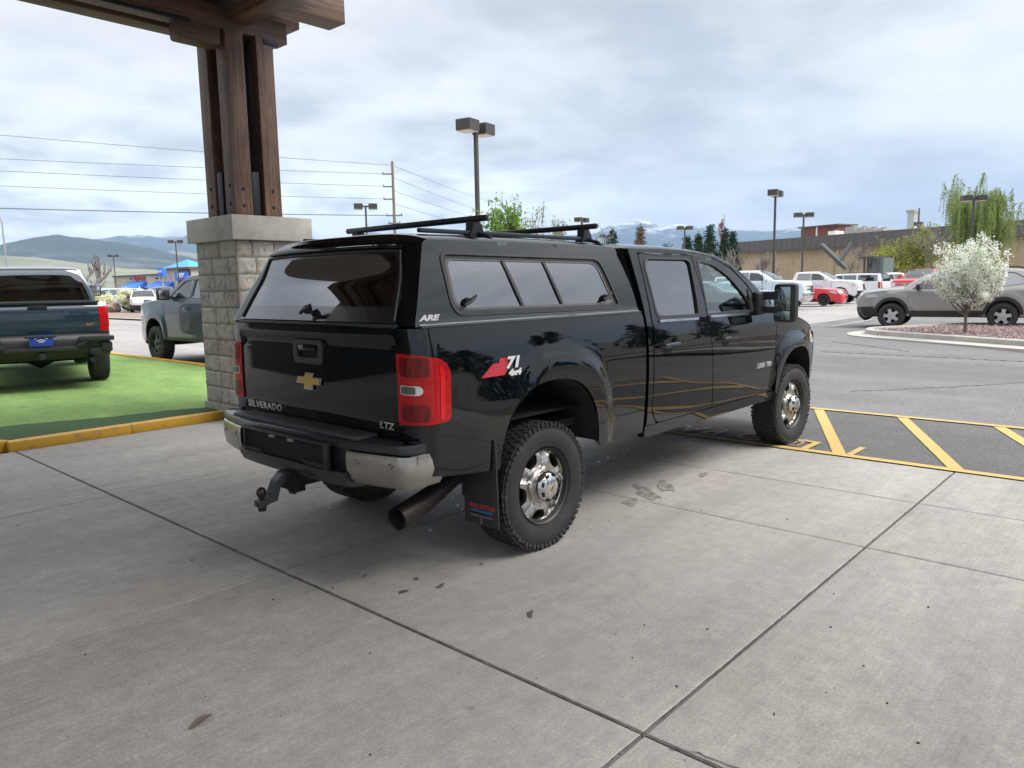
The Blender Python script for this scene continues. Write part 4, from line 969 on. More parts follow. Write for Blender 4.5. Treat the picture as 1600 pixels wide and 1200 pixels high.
# saw cut, cracks, stains
def ribbon(name, pts, w_, m, z=.0025, seed=1, kind='structure', jit=.3):
    rg = random.Random(seed); vs = []; n = len(pts)
    for i, p in enumerate(pts):
        a = Vector(pts[max(0, i-1)]); b = Vector(pts[min(n-1, i+1)]); d = (b-a).normalized(); q = Vector((-d.y, d.x))*w_/2*rg.uniform(1-jit, 1+jit)
        vs += [(p[0]+q.x, p[1]+q.y, z), (p[0]-q.x, p[1]-q.y, z)]
    o = mk(name, vs, [(2*i, 2*i+1, 2*i+3, 2*i+2) for i in range(n-1)], m, None, None); setp(o, kind=kind); return o
def wob(a, b, n, amp, seed):
    rg = random.Random(seed); out = []; off = 0
    d = Vector(b)-Vector(a); q = Vector((-d.y, d.x)).normalized()
    for i in range(n+1):
        off = off*.75+rg.gauss(0, amp); p = Vector(a)+d*i/n+q*off*(math.sin(PI*i/n)**.4); out.append((p.x, p.y))
    return out
CRK = mat('crack', (.055,.050,.045), .95)
for q_, (a_, b_) in enumerate((((-1.28,-12), (-1.28,5.1)), ((-11,-2.48), (3.55,-2.48)))):
    ribbon('joint_sealant', wob(a_, b_, 700, .0006, 40+q_), .0072 if q_ == 0 else .0045, CRK, .0015, 50+q_, jit=.45)
ribbon('saw_cut', wob((2.42,-9), (2.44,5.1), 60, .001, 1), .006, CRK)
for k, (a, b, s_) in enumerate((((-1.30,-2.60), (-1.05,-3.3), 2), ((2.9,-3.2), (3.4,-4.6), 3))):
    ribbon('crack', wob(a, b, 30, .012, s_), (.004 if k == 0 else .0022), (CRK if k == 0 else mat('hairline', (.15,.14,.125), .9)), .0025, s_, jit=.6)
def blob(name, x, y, rx, ry, m, seed, z=.003, rot=0):
    rg = random.Random(seed); n = 36; ph = [rg.uniform(0, 6.3) for _ in range(4)]
    vs = [(x, y, z)]
    for i in range(n):
        a = 2*PI*i/n; r = 1+.22*math.sin(2*a+ph[0])+.16*math.sin(3*a+ph[1])+.12*math.sin(5*a+ph[2])+.08*math.sin(9*a+ph[3])
        dx, dy = rx*r*math.cos(a), ry*r*math.sin(a); vs.append((x+dx*math.cos(rot)-dy*math.sin(rot), y+dx*math.sin(rot)+dy*math.cos(rot), z))
    o = mk(name, vs, [(0, i+1, (i+1) % n+1) for i in range(n)], m, None, None); setp(o, kind='structure'); return o
STN = mat('oil_stain', (.085,.078,.070), .55); STN2 = mat('faint_stain', (.27,.255,.232), .75, var=(16,(.13,.12,.105),.42,.62)); WSP = mat('white_spill', (.62,.63,.64), .35)
P_ = lambda px, py: gp(px, py)
for k, (px, py, a, b, r) in enumerate(((828,960,.035,.018,.6), (688,916,.03,.016,.3), (630,925,.03,.018,.3), (650,905,.022,.012,.2), (570,900,.02,.012,.3), (752,882,.016,.011,.2), (1010,770,.20,.07,1.0), (1040,760,.16,.06,.9), (985,785,.09,.06,.7), (1098,742,.07,.035,.4), (615,808,.13,.06,.6))):
    p = P_(px, py); blob('floor_stain', p.x, p.y, a, b, STN if k < 6 else STN2, k+3, .0028, r)
for k, (px, py, a, b) in enumerate(((672,829,.030,.012), (665,846,.014,.006), (514,794,.018,.010), (509,790,.008,.006), (540,786,.009,.005), (715,790,.028,.012), (722,796,.022,.008), (708,778,.02,.006), (950,716,.06,.012), (935,722,.04,.012), (975,712,.03,.01), (925,826,.02,.008), (955,815,.035,.010))):
    p = P_(px, py); blob('white_spill', p.x, p.y, a, b, WSP if k < 11 else mat('pale_scuff', (.40,.40,.385), .6), k+40, .0035, .7)
# fallen leaf, grit
p = P_(313, 1130)
lf = MB(); pts = [(-.055,0), (-.03,.014), (0,.018), (.03,.012), (.06,0), (.03,-.012), (0,-.015), (-.03,-.010)]
vs = [(p.x+a*math.cos(.3)-b*math.sin(.3), p.y+a*math.sin(.3)+b*math.cos(.3), .006+abs(b)*.6+.004*math.sin(a*60)) for a, b in pts]+[(p.x, p.y, .006)]
lfo = lf.add(vs, [(i, (i+1) % 8, 8) for i in range(8)]).build('dry_leaf', mat('dry_leaf', (.12,.095,.07), .7)); setp(lfo, 'small dry brown leaf lying on the bare concrete', 'leaf')
g_ = MB(); rg = random.Random(8)
for _ in range(90):
    px = rg.uniform(0, 1600); py = rg.uniform(760, 1195); q = P_(px, py); r = rg.choice((.002,.002,.003,.005))
    g_.box((q.x, q.y, r*.4), (r*rg.uniform(1,2.2), r*rg.uniform(.8,1.5), r), Matrix.Rotation(rg.uniform(0, 3), 3, 'Z'))
setp(g_.build('grit', mat('grit', (.05,.045,.04), .9)), 'dark grit scattered over the concrete', 'grit', kind='stuff')
# ------------------------------------------------------------------ yellow markings
def worn(t, b, v):
    c = ramp(t, nz(t, v, 60, 5, .8), [(.40, (.50,.325,.085)), (.60, (.60,.40,.12))])
    m_ = ramp(t, nz(t, v, 45, 6, .85), [(.50, 0.0), (.62, 1.0)]); c = mixc(t, mathn(t, 'MULTIPLY', m_, .8), c, (.20,.18,.15)); t.links.new(c, b.inputs['Base Color']); bump(t, b, nz(t, v, 95, 4, .75), .5, .006)
YW = nodes_mat('worn_yellow_paint', worn, .7)
def strip_mark(name, a, b, wd, m=YW, z=.001, n=24, zf=None, seed=0):
    rg = random.Random(seed+int(a[0]*97)); d = (Vector(b)-Vector(a)); q = Vector((-d.y, d.x)).normalized()*wd/2; vs = []
    for i in range(n+1):
        p = Vector(a)+d*i/n; j = rg.uniform(-.004, .004)
        h = z+(zf(p.x, p.y) if zf else 0); vs += [(p.x+q.x*(1+j*8), p.y+q.y*(1+j*8), h), (p.x-q.x, p.y-q.y, h)]
    o = mk(name, vs, [(2*i, 2*i+1, 2*i+3, 2*i+2) for i in range(n)], m, None, None); setp(o, kind='structure'); return o
strip_mark('yellow_line', (3.66, 3.4), (3.66, -9.0), .105, z=.0055, n=120)
strip_mark('yellow_line', (6.08, 3.4), (6.08, -9.0), .10, z=.0065, n=80)
for k in range(6):
    y0 = -1.50-.97*k
    strip_mark('hatch_line', (3.71, y0), (6.03, y0+1.03), .115, z=.002, n=30)
for y0 in (2.3, 3.3): strip_mark('hatch_line', (3.71, y0-.9), (6.03, y0), .115, z=.002, n=30)
strip_mark('hatch_line', (4.35, .40), (5.95, .62), .14, m=mat('old_white_paint', (.42,.41,.37), .8, var=(30,(.22,.21,.19),.45,.6)), z=.0035, n=20)
t_ = text('painted_lettering', 'NO PARKING', .52, mat('faded_stencil', (.34,.32,.27), .8, var=(28,(.19,.18,.165),.45,.62)), None, .0005, frame((3.98, .32, .004), (0,1,0), (-1,0,0)), 0, .008, .85, space=1.05); setp(t_, kind='structure')
bx_ = MB(); 
for (x0, x1, y0, y1) in ((3.72, 4.10, -1.20, -1.13), (3.72, 4.10, -1.62, -1.56), (4.04, 4.11, -1.13, -.72), (3.80, 4.0, -1.07, -.98), (3.80, 3.86, -.98, -.75)):
    bx_.add([(x0,y0,.0045),(x1,y0,.0045),(x1,y1,.0045),(x0,y1,.0045)], [(0,1,2,3)])
setp(bx_.build('yellow_stencil', YW, None, None), kind='structure')
WL = mat('white_line', (.48,.48,.47), .7, var=(14,(.34,.33,.32),.45,.65))
for (a, b, w_) in (((1300,511), (1362,500), .10), ((1215,484), (1300,478), .10), ((1180,470), (1260,462), .1)):
    A_, B_ = gp(*a, .16), gp(*b, .16); strip_mark('parking_line', (A_.x, A_.y), (B_.x, B_.y), w_, WL, .004, 30, lot_z)
# tar-sealed cracks in the lot
TAR = mat('tar', (.035,.034,.034), .6)
for k, (a, b) in enumerate((((1285,548), (1600,563)), ((1300,536), (1420,549)), ((1330,600), (1600,588)), ((1290,506), (1350,509)))):
    A_, B_ = gp(*a, .10), gp(*b, .10)
    pts = wob((A_.x, A_.y), (B_.x, B_.y), 70, .02, k); vs = []
    for i, q in enumerate(pts):
        w_ = .02+.012*math.sin(i*1.3); vs += [(q[0]+w_, q[1], .0-.006+lot_z(*q)), (q[0]-w_, q[1], -.006+lot_z(*q))]
    setp(mk('tar_seal', vs, [(2*i, 2*i+1, 2*i+3, 2*i+2) for i in range(len(pts)-1)], TAR, None, None), kind='structure')
# ------------------------------------------------------------------ turf bed and kerbs
def turf(t, b, v):
    c = ramp(t, nz(t, v, 2.2, 5, .6, (1, .35, 1)), [(.34, (.175,.300,.075)), (.66, (.245,.400,.115))])
    g = ramp(t, nz(t, v, 70, 4, .75), [(.34, .48), (.66, 1.5)]); c = mixc(t, 1.0, c, g, 'MULTIPLY')
    l = ramp(t, nz(t, v, 26, 2, .5, (.25, 3, 1)), [(.38, .80), (.62, 1.16)]); c = mixc(t, 1.0, c, l, 'MULTIPLY')
    t.links.new(c, b.inputs['Base Color']); bump(t, b, nz(t, v, 130, 4, .8), .9, .02)
TURF = nodes_mat('turf', turf, .9)
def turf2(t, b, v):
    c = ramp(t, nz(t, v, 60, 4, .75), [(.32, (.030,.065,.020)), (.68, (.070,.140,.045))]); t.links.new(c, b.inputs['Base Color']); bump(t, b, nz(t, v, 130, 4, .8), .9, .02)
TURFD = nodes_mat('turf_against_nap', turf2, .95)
pts = [(-1.30,5.34), (1.3,5.34), (1.3,5.5), (3.60,5.5), (3.60,17.0), (-4.5,17.0), (-3.6,9.0), (-1.75,6.35)]
panel('t', pts, [], lambda u, v: (u, v, .088+.008*math.sin(u*2+v)), TURF, None, .35).name = 'turf_lawn'
setp(bpy.data.objects['turf_lawn'], kind='structure')
edge = wob((-1.9, 6.75), (1.2, 5.60), 24, .03, 5)
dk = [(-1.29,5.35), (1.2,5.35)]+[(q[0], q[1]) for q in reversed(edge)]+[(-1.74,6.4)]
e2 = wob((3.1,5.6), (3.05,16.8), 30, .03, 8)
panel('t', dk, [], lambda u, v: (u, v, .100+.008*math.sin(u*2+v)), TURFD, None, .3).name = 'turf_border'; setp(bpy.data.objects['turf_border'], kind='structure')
kb = MB()
def kerb_run(mb, a, b, w_, h, seg, z0=-.01):
    a, b = Vector(a), Vector(b); L_ = (b-a).length; n = max(1, int(round(L_/seg))); an = math.atan2((b-a).y, (b-a).x)
    for i in range(n):
        c = a+(b-a)*(i+.5)/n; mb.box((c.x, c.y, z0+h/2), (L_/n-.005, w_, h), Matrix.Rotation(an, 3, 'Z'), .010)
kerb_run(kb, (-1.33,5.27), (1.14,5.27), .15, .11, 1.25)
k1 = kb.build('front_kerb', YPAINT); setp(k1, kind='structure')
kb = MB(); kerb_run(kb, (-1.37,5.26), (-1.92,6.6), .17, .12, 1.0); kerb_run(kb, (-1.95,6.65), (-3.9,10.5), .17, .12, 1.1); setp(kb.build('corner_kerb', YPAINT), kind='structure')
kb = MB(); kerb_run(kb, (3.67,5.6), (3.67,17.1), .15, .13, 1.5); kerb_run(kb, (3.6,17.05), (-4.4,17.05), .15, .13, 1.5); setp(kb.build('back_kerb', YPAINT), kind='structure')
# ------------------------------------------------------------------ masonry pier
def split_block(mb, o, ux, uy, w_, h, d, rg):
    """one rough-faced block: o corner, ux along, uy outward"""
    n = max(3, int(w_/.022)); k = 9; o = Vector(o); ux = Vector(ux); uy = Vector(uy); vs = []
    sd_ = rg.uniform(0, 99)
    for i in range(n+1):
        for j in range(k+1):
            u, v = i/n, j/k; e = min(1, min(u*w_, (1-u)*w_)/.007)*min(1, min(v*h, (1-v)*h)/.007)
            b_ = e*(.014+.012*noise.noise(Vector((u*w_*14+sd_, v*h*9, sd_)))+.014*noise.noise(Vector((u*w_*42+sd_, v*h*30, sd_)))+.010*noise.noise(Vector((u*w_*90+sd_, v*h*80, sd_))))
            vs.append(o+ux*(u*w_)+Vector((0,0,v*h))+uy*(d+b_))
    fs = [(i*(k+1)+j, (i+1)*(k+1)+j, (i+1)*(k+1)+j+1, i*(k+1)+j+1) for i in range(n) for j in range(k)]
    per = [i*(k+1) for i in range(n+1)]+[n*(k+1)+j for j in range(1, k+1)]+[i*(k+1)+k for i in range(n-1, -1, -1)]+[j for j in range(k-1, 0, -1)]
    m_ = len(vs); vs += [vs[a]-uy*(.016) for a in per]
    fs += [(per[a], m_+a, m_+(a+1) % len(per), per[(a+1) % len(per)]) for a in range(len(per))]
    mb.add(vs, fs)
BLK = mat('split_block', (.47,.44,.385), .92, var=(5, (.37,.345,.30), .38, .66), bump=(120, .5))
BLKS = [BLK]+[mat('split_block_'+nm_, c_, .92, var=(6, tuple(x*.72 for x in c_), .38, .66), bump=(120, .6)) for nm_, c_ in (('grey', (.42,.40,.36)), ('buff', (.50,.46,.39)), ('brown', (.43,.385,.325)))]
PX0, PX1, PY0, PY1 = 1.07, 2.00, 4.68, 5.68
def pier(loc, label):
    r = empty('masonry_pier', loc, 0, label, 'masonry pier')
    L_x, L_y = PX1-PX0, PY1-PY0
    rg = random.Random(12); m = MB(); tone = []
    zt = .20; rows = 10; hh = (2.23-zt)/rows
    for q in range(rows+0):
        z0 = zt+q*hh; g = .006
        for (o, ux, uy, L_) in (((0,0), (1,0,0), (0,-1,0), L_x), ((0,L_y), (0,-1,0), (-1,0,0), L_y), ((L_x,0), (0,1,0), (1,0,0), L_y), ((L_x,L_y), (-1,0,0), (0,1,0), L_x)):
            cuts = [0]; x = rg.choice((.2, .3, .4)) if q % 2 else rg.choice((.4, .25))
            while x < L_-.12: cuts.append(x); x += rg.choice((.2, .4, .4, .3))
            cuts.append(L_)
            for a, b in zip(cuts, cuts[1:]):
                n0 = len(m.f); split_block(m, (o[0]+ux[0]*(a+g/2), o[1]+ux[1]*(a+g/2), z0+g/2), ux, uy, b-a-g, hh-g, 0., rg); tone.append((n0, len(m.f), rg.choice((0,0,1,2,2,3))))
    bf_ = m.build('block_facing', BLKS, r, 50, False)
    for a_, b_, k_ in tone:
        for f_ in range(a_, b_): bf_.data.polygons[f_].material_index = k_
    MB().box((L_x/2, L_y/2, 1.12), (L_x+.008, L_y+.008, 2.22)).build('mortar_core', mat('mortar', (.21,.195,.17), .95), r, None)
    MB().box((L_x/2, L_y/2, .09), (L_x+.07, L_y+.07, .20), None, .012).build('plinth', mat('plinth_block', (.33,.31,.27), .9, var=(6,(.25,.235,.21),.4,.65), bump=(60,.5)), r)
    MB().box((L_x/2, L_y/2, 2.375), (L_x+.16, L_y+.18, .29), None, .010).build('stone_cap', mat('cast_cap', (.44,.42,.375), .85, var=(4,(.34,.32,.285),.40,.66), bump=(45,.35)), r)
    return r
pier((PX0, PY0, 0), 'grey split-block pier with a smooth stone cap, beside the black pickup')
pier((PX0, -7.52, 0), 'grey split-block pier under the far end of the canopy')
# ------------------------------------------------------------------ timber canopy
def wood(t, b, v):
    g = nz(t, v, 1.0, 7, .7, (26, 26, 1.1), .8)
    c = ramp(t, g, [(.34, (.050,.027,.018)), (.50, (.125,.068,.044)), (.68, (.215,.125,.080))])
    k = ramp(t, nz(t, v, 1.6, 3), [(.38, .75), (.64, 1.2)]); c = mixc(t, 1.0, c, k, 'MULTIPLY')
    t.links.new(c, b.inputs['Base Color']); bump(t, b, g, .5, .006)
WOODZ = nodes_mat('stained_timber_upright', wood, .6)
def wood_ax(name, sc):
    def f(t, b, v):
        g = nz(t, v, 1.0, 7, .7, sc, .8); c = ramp(t, g, [(.34, (.045,.025,.017)), (.50, (.105,.058,.038)), (.68, (.180,.105,.068))]); t.links.new(c, b.inputs['Base Color']); bump(t, b, g, .5, .006)
    return nodes_mat(name, f, .6)
WOODX = wood_ax('stained_timber_long', (1.1, 26, 26)); WOODY = wood_ax('stained_timber_cross', (26, 1.1, 26))
STEEL = mat('dark_steel', (.012,.016,.024), .55, .2)
can = empty('timber_canopy', (1.5, 5.1, 2.52), 0, 'stained timber canopy posts and beams standing on the masonry pier', 'canopy')
cz = 2.52
def cpart(name, c, d, m, bev=.008, par=can): 
    o = MB().box((c[0]-1.5, c[1]-5.1, c[2]-cz), d, None, bev).build(name, m, par); return o
def bolts(par, pts, ax):
    for (x, y, z) in pts:
        c = (x-1.5, y-5.1, z-cz); d = -1
        MB().lathe([(.022, 0), (.022, d*.004), (.014, d*.005), (.014, d*.013), (0, d*.013)], ax, c, 12).build('bolt', STEEL, par, 40)
for yoff in (0, -12.2):
    for (x0, x1) in ((1.20, 1.43), (1.60, 1.83)):
        for (y0, y1) in ((4.86, 5.10), (5.34, 5.58)):
            pp = cpart('post', ((x0+x1)/2, (y0+y1)/2+yoff, 3.62), (x1-x0, y1-y0, 2.20), WOODZ)
            if yoff == 0:
                if y0 < 5: bolts(pp, [((x0+x1)/2, y0, 2.66), ((x0+x1)/2, y0, 2.86)], 'y')
                if x0 < 1.3: bolts(pp, [(x0, (y0+y1)/2, 2.68), (x0, (y0+y1)/2, 2.90)], 'x')
    cpart('steel_plate', (1.515, 5.22+yoff, 2.80), (.10, .62, .56), STEEL, .003); cpart('steel_plate', (1.50, 5.22+yoff, 2.80), (.60, .12, .56), STEEL, .003)
    cpart('packer', (1.515, 5.22+yoff, 3.72), (.10, .40, 1.95), mat('dark_packer', (.012,.010,.012), .9), .0)
    cpart('base_plate', (1.54, 5.22+yoff, 2.528), (.86, .86, .016), STEEL, .002)
    for (y0, y1) in ((4.88, 5.14), (5.30, 5.56)):
        cpart('lower_beam', (-3.0, (y0+y1)/2+yoff, 4.82), (10.1, y1-y0, .25), WOODX)
    for (y0, y1) in ((4.60, 4.96), (5.20, 5.52)): cpart('long_beam', (-2.75, (y0+y1)/2+yoff, 5.24), (11.0 if y0 < 5 else 10.4, y1-y0, .40), WOODX)
    cpart('corbel', (.92, 5.02+yoff, 4.60), (.52, .26, .22), WOODX, .05); cpart('steel_shoe', (1.80, 5.0+yoff, 4.66), (.20, .30, .07), STEEL, .01)
    cpart('eave_flashing', (-3.4, 4.875+yoff, 4.69), (8.4, .02, .045), STEEL, .002)
for (x0, x1) in ((1.26, 1.52), (-3.4, -3.1), (-7.6, -7.3)):
    cpart('cross_beam', ((x0+x1)/2, -.0+-1.2, 5.60-.62 if x0 > 0 else 5.25), (x1-x0, 13.4, .36), WOODY)
cpart('roof_deck', (-2.4, .4, 5.52), (9.2, 9.6, .12), mat('roof_boards', (.16,.11,.08), .8), .0)
cpart('fascia', (2.22, .4, 5.60), (.04, 9.6, .30), mat('fascia_metal', (.06,.05,.045), .5), .004)
# the showroom the canopy is built against
sh = empty('showroom_building', (-6.1, 7.2, 0), 0, 'low stone and glass showroom behind the canopy', 'building')
def sb(name, c, d, m, bev=0): return MB().box(c, d, None, bev).build(name, m, sh, None)
sb('wall', (-9, 1.9, 4.2), (18, 3.8, 8.4), mat('brown_siding', (.07,.055,.045), .9)); sb('parapet', (-9, 1.9, 8.6), (18.3, 4.1, .5), mat('fascia_metal', (.06,.05,.045)))
for k in range(4): sb('window', (-2-4*k, -.02, 1.9), (3.0, .06, 2.6), mat('shop_glass', (.02,.03,.035), .08))
# ------------------------------------------------------------------ kerbed gravel island
isl_out = [gp(*q, .17) for q in ((1340,522), (1400,527), (1480,532), (1600,541.5))]
i0_, i1_ = isl_out[0], isl_out[-1]
dv = (i1_-i0_); dv.z = 0; dv.normalize(); pv = Vector((dv.y, -dv.x, 0)); pv = pv if pv.x > 0 else -pv
Wd = 4.9; Ls = 14.
base = i0_+dv*.9
def isl(off, n=9):
    """rounded bed outline, grown by off"""
    r = 1.25; out = []
    def pt(a, b): q = base+dv*a+pv*b; return (q.x, q.y)
    for k in range(n): an = PI+ (PI/2)*k/(n-1); out.append(pt(.1+(r+off)*math.cos(an), r+(r+off)*math.sin(an)))
    out.append(pt(Ls, -off)); out.append(pt(Ls, Wd+off))
    for k in range(n): an = PI/2+(PI/2)*k/(n-1); out.append(pt(.1+(r+off)*math.cos(an), Wd-r+(r+off)*math.sin(an)))
    return out
def prism_obj(name, outer, inner, z0, z1, m, bev=.02):
    mb = MB(); n = len(outer); vs = []
    for P, zz, in ((outer, z0), (outer, z1-bev)): vs += [(x, y, zz) for x, y in P]
    oc = [((x*(1-.0)+0), y) for x, y in outer]
    vs += [(a[0]*.85+b[0]*.15, a[1]*.85+b[1]*.15, z1) for a, b in zip(outer, inner)]+[(a[0]*.1+b[0]*.9, a[1]*.1+b[1]*.9, z1) for a, b in zip(outer, inner)]+[(x, y, z1-.06) for x, y in inner]
    fs = [(r*n+k, r*n+(k+1) % n, (r+1)*n+(k+1) % n, (r+1)*n+k) for r in range(4) for k in range(n)]
    return mb.add(vs, fs).build(name, m, None, 40)
zi = .165
setp(prism_obj('island_kerb', isl(.17), isl(0), zi-.06, zi+.15, CONC_L), kind='structure')
mb = MB(); A_, B_ = isl(.62), isl(.165); n = len(A_)
mb.add([(x, y, zi+.012) for x, y in A_]+[(x, y, zi+.03) for x, y in B_]+[(x, y, zi-.06) for x, y in A_], [(k, (k+1) % n, n+(k+1) % n, n+k) for k in range(n)]+[(2*n+k, 2*n+(k+1) % n, (k+1) % n, k) for k in range(n)])
setp(mb.build('gutter_pan', CONC_L, None, 40), kind='structure')
PK = mat('pink_gravel_bed', (.30,.215,.20), .95, var=(25,(.17,.115,.11),.4,.6), bump=(40,1.))
inn = isl(-.0); setp(panel('gravel_bed', inn, [], lambda u, v: (u, v, zi+.105+.03*noise.noise(Vector((u*.7, v*.7, 0)))), PK, None, .5), kind='structure')
rg = random.Random(5); gb = MB(); IN = np.array([(base+dv*rg.uniform(-1, Ls)+pv*rg.uniform(0, Wd))[:2] for _ in range(9000)]); IN = IN[inside(IN, isl(-.05))]
tet = [Vector(v) for v in ((1,0,-.4), (-.5,.87,-.4), (-.5,-.87,-.4), (.2,.1,.8))]
for q in IN[:7000]:
    r = rg.uniform(.018, .040); rot = Matrix.Rotation(rg.uniform(0, 6.3), 3, 'Z') @ Matrix.Rotation(rg.uniform(-.6, .6), 3, 'X'); c = Vector((q[0], q[1], zi+.125+.03*noise.noise(Vector((q[0]*.7, q[1]*.7, 0)))))
    gb.add([c+(rot @ v)*r for v in tet], [(0,1,3), (1,2,3), (2,0,3)])
setp(gb.build('gravel', mat('pink_gravel', (.36,.285,.265), .9, var=(12,(.20,.13,.125),.42,.58)), None, None, False), 'pink crushed gravel filling the kerbed island', 'gravel', kind='stuff')
# far planting strip on the left
q = gp(176, 492); setp(sheet('planting_strip', mat('bark_mulch', (.26,.19,.165), .95, var=(2,(.20,.17,.12),.4,.6)), q.x-3, q.x+3, q.y-26, q.y+26, .05), kind='structure')
setp(sheet('strip_kerb', CONC_L, q.x-3.25, q.x-3.0, q.y-26, q.y+26, .09), kind='structure')
# ------------------------------------------------------------------ hills and mountains
def mountain(name, crest, D, near, m, seed, rough, px0=-900, px1=2900, step=10, behind=1.35, nr=34, ext=None):
    cols = list(range(px0, px1+1, step)); vs = []; fs = []; nr2 = nr+6
    for px in cols:
        r = ray(min(max(px, -3000), 4000), 440); az = math.atan2(r.y, r.x)
        py = interp(px, crest); rr = ray(px, py); el_ = rr.z/math.hypot(rr.x, rr.y); H = CAM.z+el_*D
        if H < 15: H = 15
        for k in range(nr2):
            f = k/(nr-1); d = near+(D-near)*f if f <= 1 else D*(1+(behind-1)*(k-nr+1)/6.)
            x, y = CAM.x+d*math.cos(az), CAM.y+d*math.sin(az)
            if f <= 1: sh_ = f**1.25
            else: sh_ = max(0, 1-(k-nr+1)/6.)
            q = Vector((x/D*7, y/D*7, seed))
            rd = 1-abs(noise.fractal(q*1.6, 1.0, 2.1, 5))*2.0
            z = H*sh_*(1-rough*(1-f)*1.2*(1-rd) if f <= 1 else 1)
            z += H*rough*.10*noise.fractal(q*6, 1.0, 2.0, 4)*(sst(0,.3,f))
            z = z*(1 if f < 1 else 1)-.5
            vs.append((x, y, max(-1, z)))
    for i in range(len(cols)-1):
        for k in range(nr2-1): a = i*nr2+k; fs.append((a, a+nr2, a+nr2+1, a+1))
    o = mk(name, vs, fs, m, None, 180); setp(o, kind='structure'); return o
def forest(t, b, v):
    n = nz(t, v, .0022, 9, .66, (1, 1, .5)); c = ramp(t, n, [(.40, (.020,.034,.040)), (.55, (.032,.048,.050)), (.64, (.10,.11,.085))]); t.links.new(c, b.inputs['Base Color'])
def snowy(t, b, v):
    sx = nn(t, 'ShaderNodeSeparateXYZ'); t.links.new(v, sx.inputs[0]); n = nz(t, v, .0028, 9, .72, (1, 1, .6)); n2_ = nz(t, v, .012, 6, .7)
    alt = mathn(t, 'DIVIDE', sx.outputs[2], 1150.0); s_ = mathn(t, 'ADD', mathn(t, 'ADD', alt, mathn(t, 'MULTIPLY', n, 1.1)), mathn(t, 'MULTIPLY', n2_, .5))
    f = ramp(t, mathn(t, 'MULTIPLY', s_, .5), [(.655, 0.0), (.76, .62)]); c = mixc(t, f, (.026,.042,.055), (.80,.83,.86)); t.links.new(c, b.inputs['Base Color'])
def grassy(t, b, v):
    n = nz(t, v, .004, 7, .6, (1, 1, .6)); c = ramp(t, n, [(.36, (.13,.145,.105)), (.5, (.17,.178,.13)), (.66, (.225,.22,.165))]); t.links.new(c, b.inputs['Base Color'])
FOR, SNO, GRA = nodes_mat('forest_slope', forest, 1.), nodes_mat('snow_flecked_slope', snowy, 1.), nodes_mat('grass_slope', grassy, 1.)
mountain('near_grass_hill', [(-900,440), (-400,405), (-100,396), (0,399), (60,402), (130,411), (200,419), (300,424), (400,428), (520,434), (700,441), (900,446), (3000,446)], 2100, 900, GRA, 3., .10)
mountain('forest_hill', [(-900,430), (-300,405), (-60,395), (0,384), (25,377), (60,370), (80,369), (98,367), (130,371), (160,374), (200,380), (240,388), (300,402), (360,416), (420,430), (560,444), (3000,446)], 4600, 2300, FOR, 8., .30)
mountain('mid_grass_ridge', [(-900,446), (150,446), (220,420), (270,392), (300,394), (340,402), (400,410), (520,425), (700,440), (3000,446)], 5600, 3000, GRA, 5., .2)
mountain('snow_ridge_west', [(-900,440), (100,420), (140,376), (165,372), (190,369), (225,368), (260,372), (290,370), (320,356), (360,345), (420,352), (490,372), (540,371), (580,364), (640,364), (700,372), (760,384), (860,372), (925,364), (950,353), (975,347), (993,343), (1012,347), (1030,352), (1060,349), (1090,353), (1140,358), (1200,361), (1240,357), (1262,351), (1290,357), (1340,364), (1480,372), (1600,370), (1900,360), (2300,340), (2900,370)], 9800, 5200, SNO, 21., .42, nr=44)
mountain('blue_foothills', [(-900,446), (620,446), (760,420), (900,400), (980,390), (1050,392), (1150,398), (1300,405), (1700,420), (2900,430)], 6500, 4200, FOR, 33., .30)
# ------------------------------------------------------------------ parked vehicles
PICK = pickup_spec(.0, tonneau=True)
def spec_with(base, **kw):
    s_ = dict(base); s_.update(kw); return s_
# dark blue pickup on the turf, seen from behind
bsp = pickup_spec(.06, .11, black_rim=True, color_bumper='black')
bsp['ra'] = .50; bsp['twd'] = .29
_t = at_ground(54, 11.65); bl, bch = vehicle('pickup_truck', (_t.x+1.16*math.cos(R_(76)), _t.y+1.16*math.sin(R_(76)), .10), R_(76), bsp, BLUEP, 'dark blue pickup standing on the artificial turf, seen from behind', 'pickup truck', lod=2)
i0, i1 = bch.rng['tailgate']
text('embossed_lettering', 'CHEVROLET', .150, BLUEP, bl, .002, frame((-1.19, 0, 1.165), (0,-1,0), (0,0,1)), 0, .003, 1.55, space=1.12)
MB().box((-1.165, 0, 1.315), (.03, .26, .06), None, .01).build('tailgate_handle', UNDER, bl)
MB().box((-1.15, 0, 1.385), (.05, 1.7, .03), None, .01).build('tailgate_cap', PLASTIC, bl)
bb = MB(); bb.box((-1.31, 0, .66), (.14, 1.00, .07), None, .02)
for s in (-1, 1):
    bb.box((-1.33, s*.76, .80), (.16, .50, .075), None, .02).box((-1.33, s*.55, .73), (.14, .16, .07), Matrix.Rotation(s*.6, 3, 'X'), .02).box((-1.25, s*.90, .66), (.22, .16, .16), None, .03).box((-1.29, s*.80, .60), (.10,.30,.12), None, .03)
bb.build('rear_bumper', PLASTIC, bl)
pl_ = MB().box((-1.385, -.0, .80), (.012, .32, .17), None, .004).build('licence_plate', BLUEM, bl)
MB().tube([(-1.393, -.085, .83), (-1.393, -.04, .852), (-1.393, 0, .857), (-1.393, .04, .852), (-1.393, .085, .83)], .006, 5).tube([(-1.393, -.055, .80), (-1.393, 0, .82), (-1.393, .055, .80)], .006, 5).tube([(-1.393, -.03, .775), (-1.393, 0, .79), (-1.393, .03, .775)], .005, 5).build('plate_emblem', WHITEM, pl_)
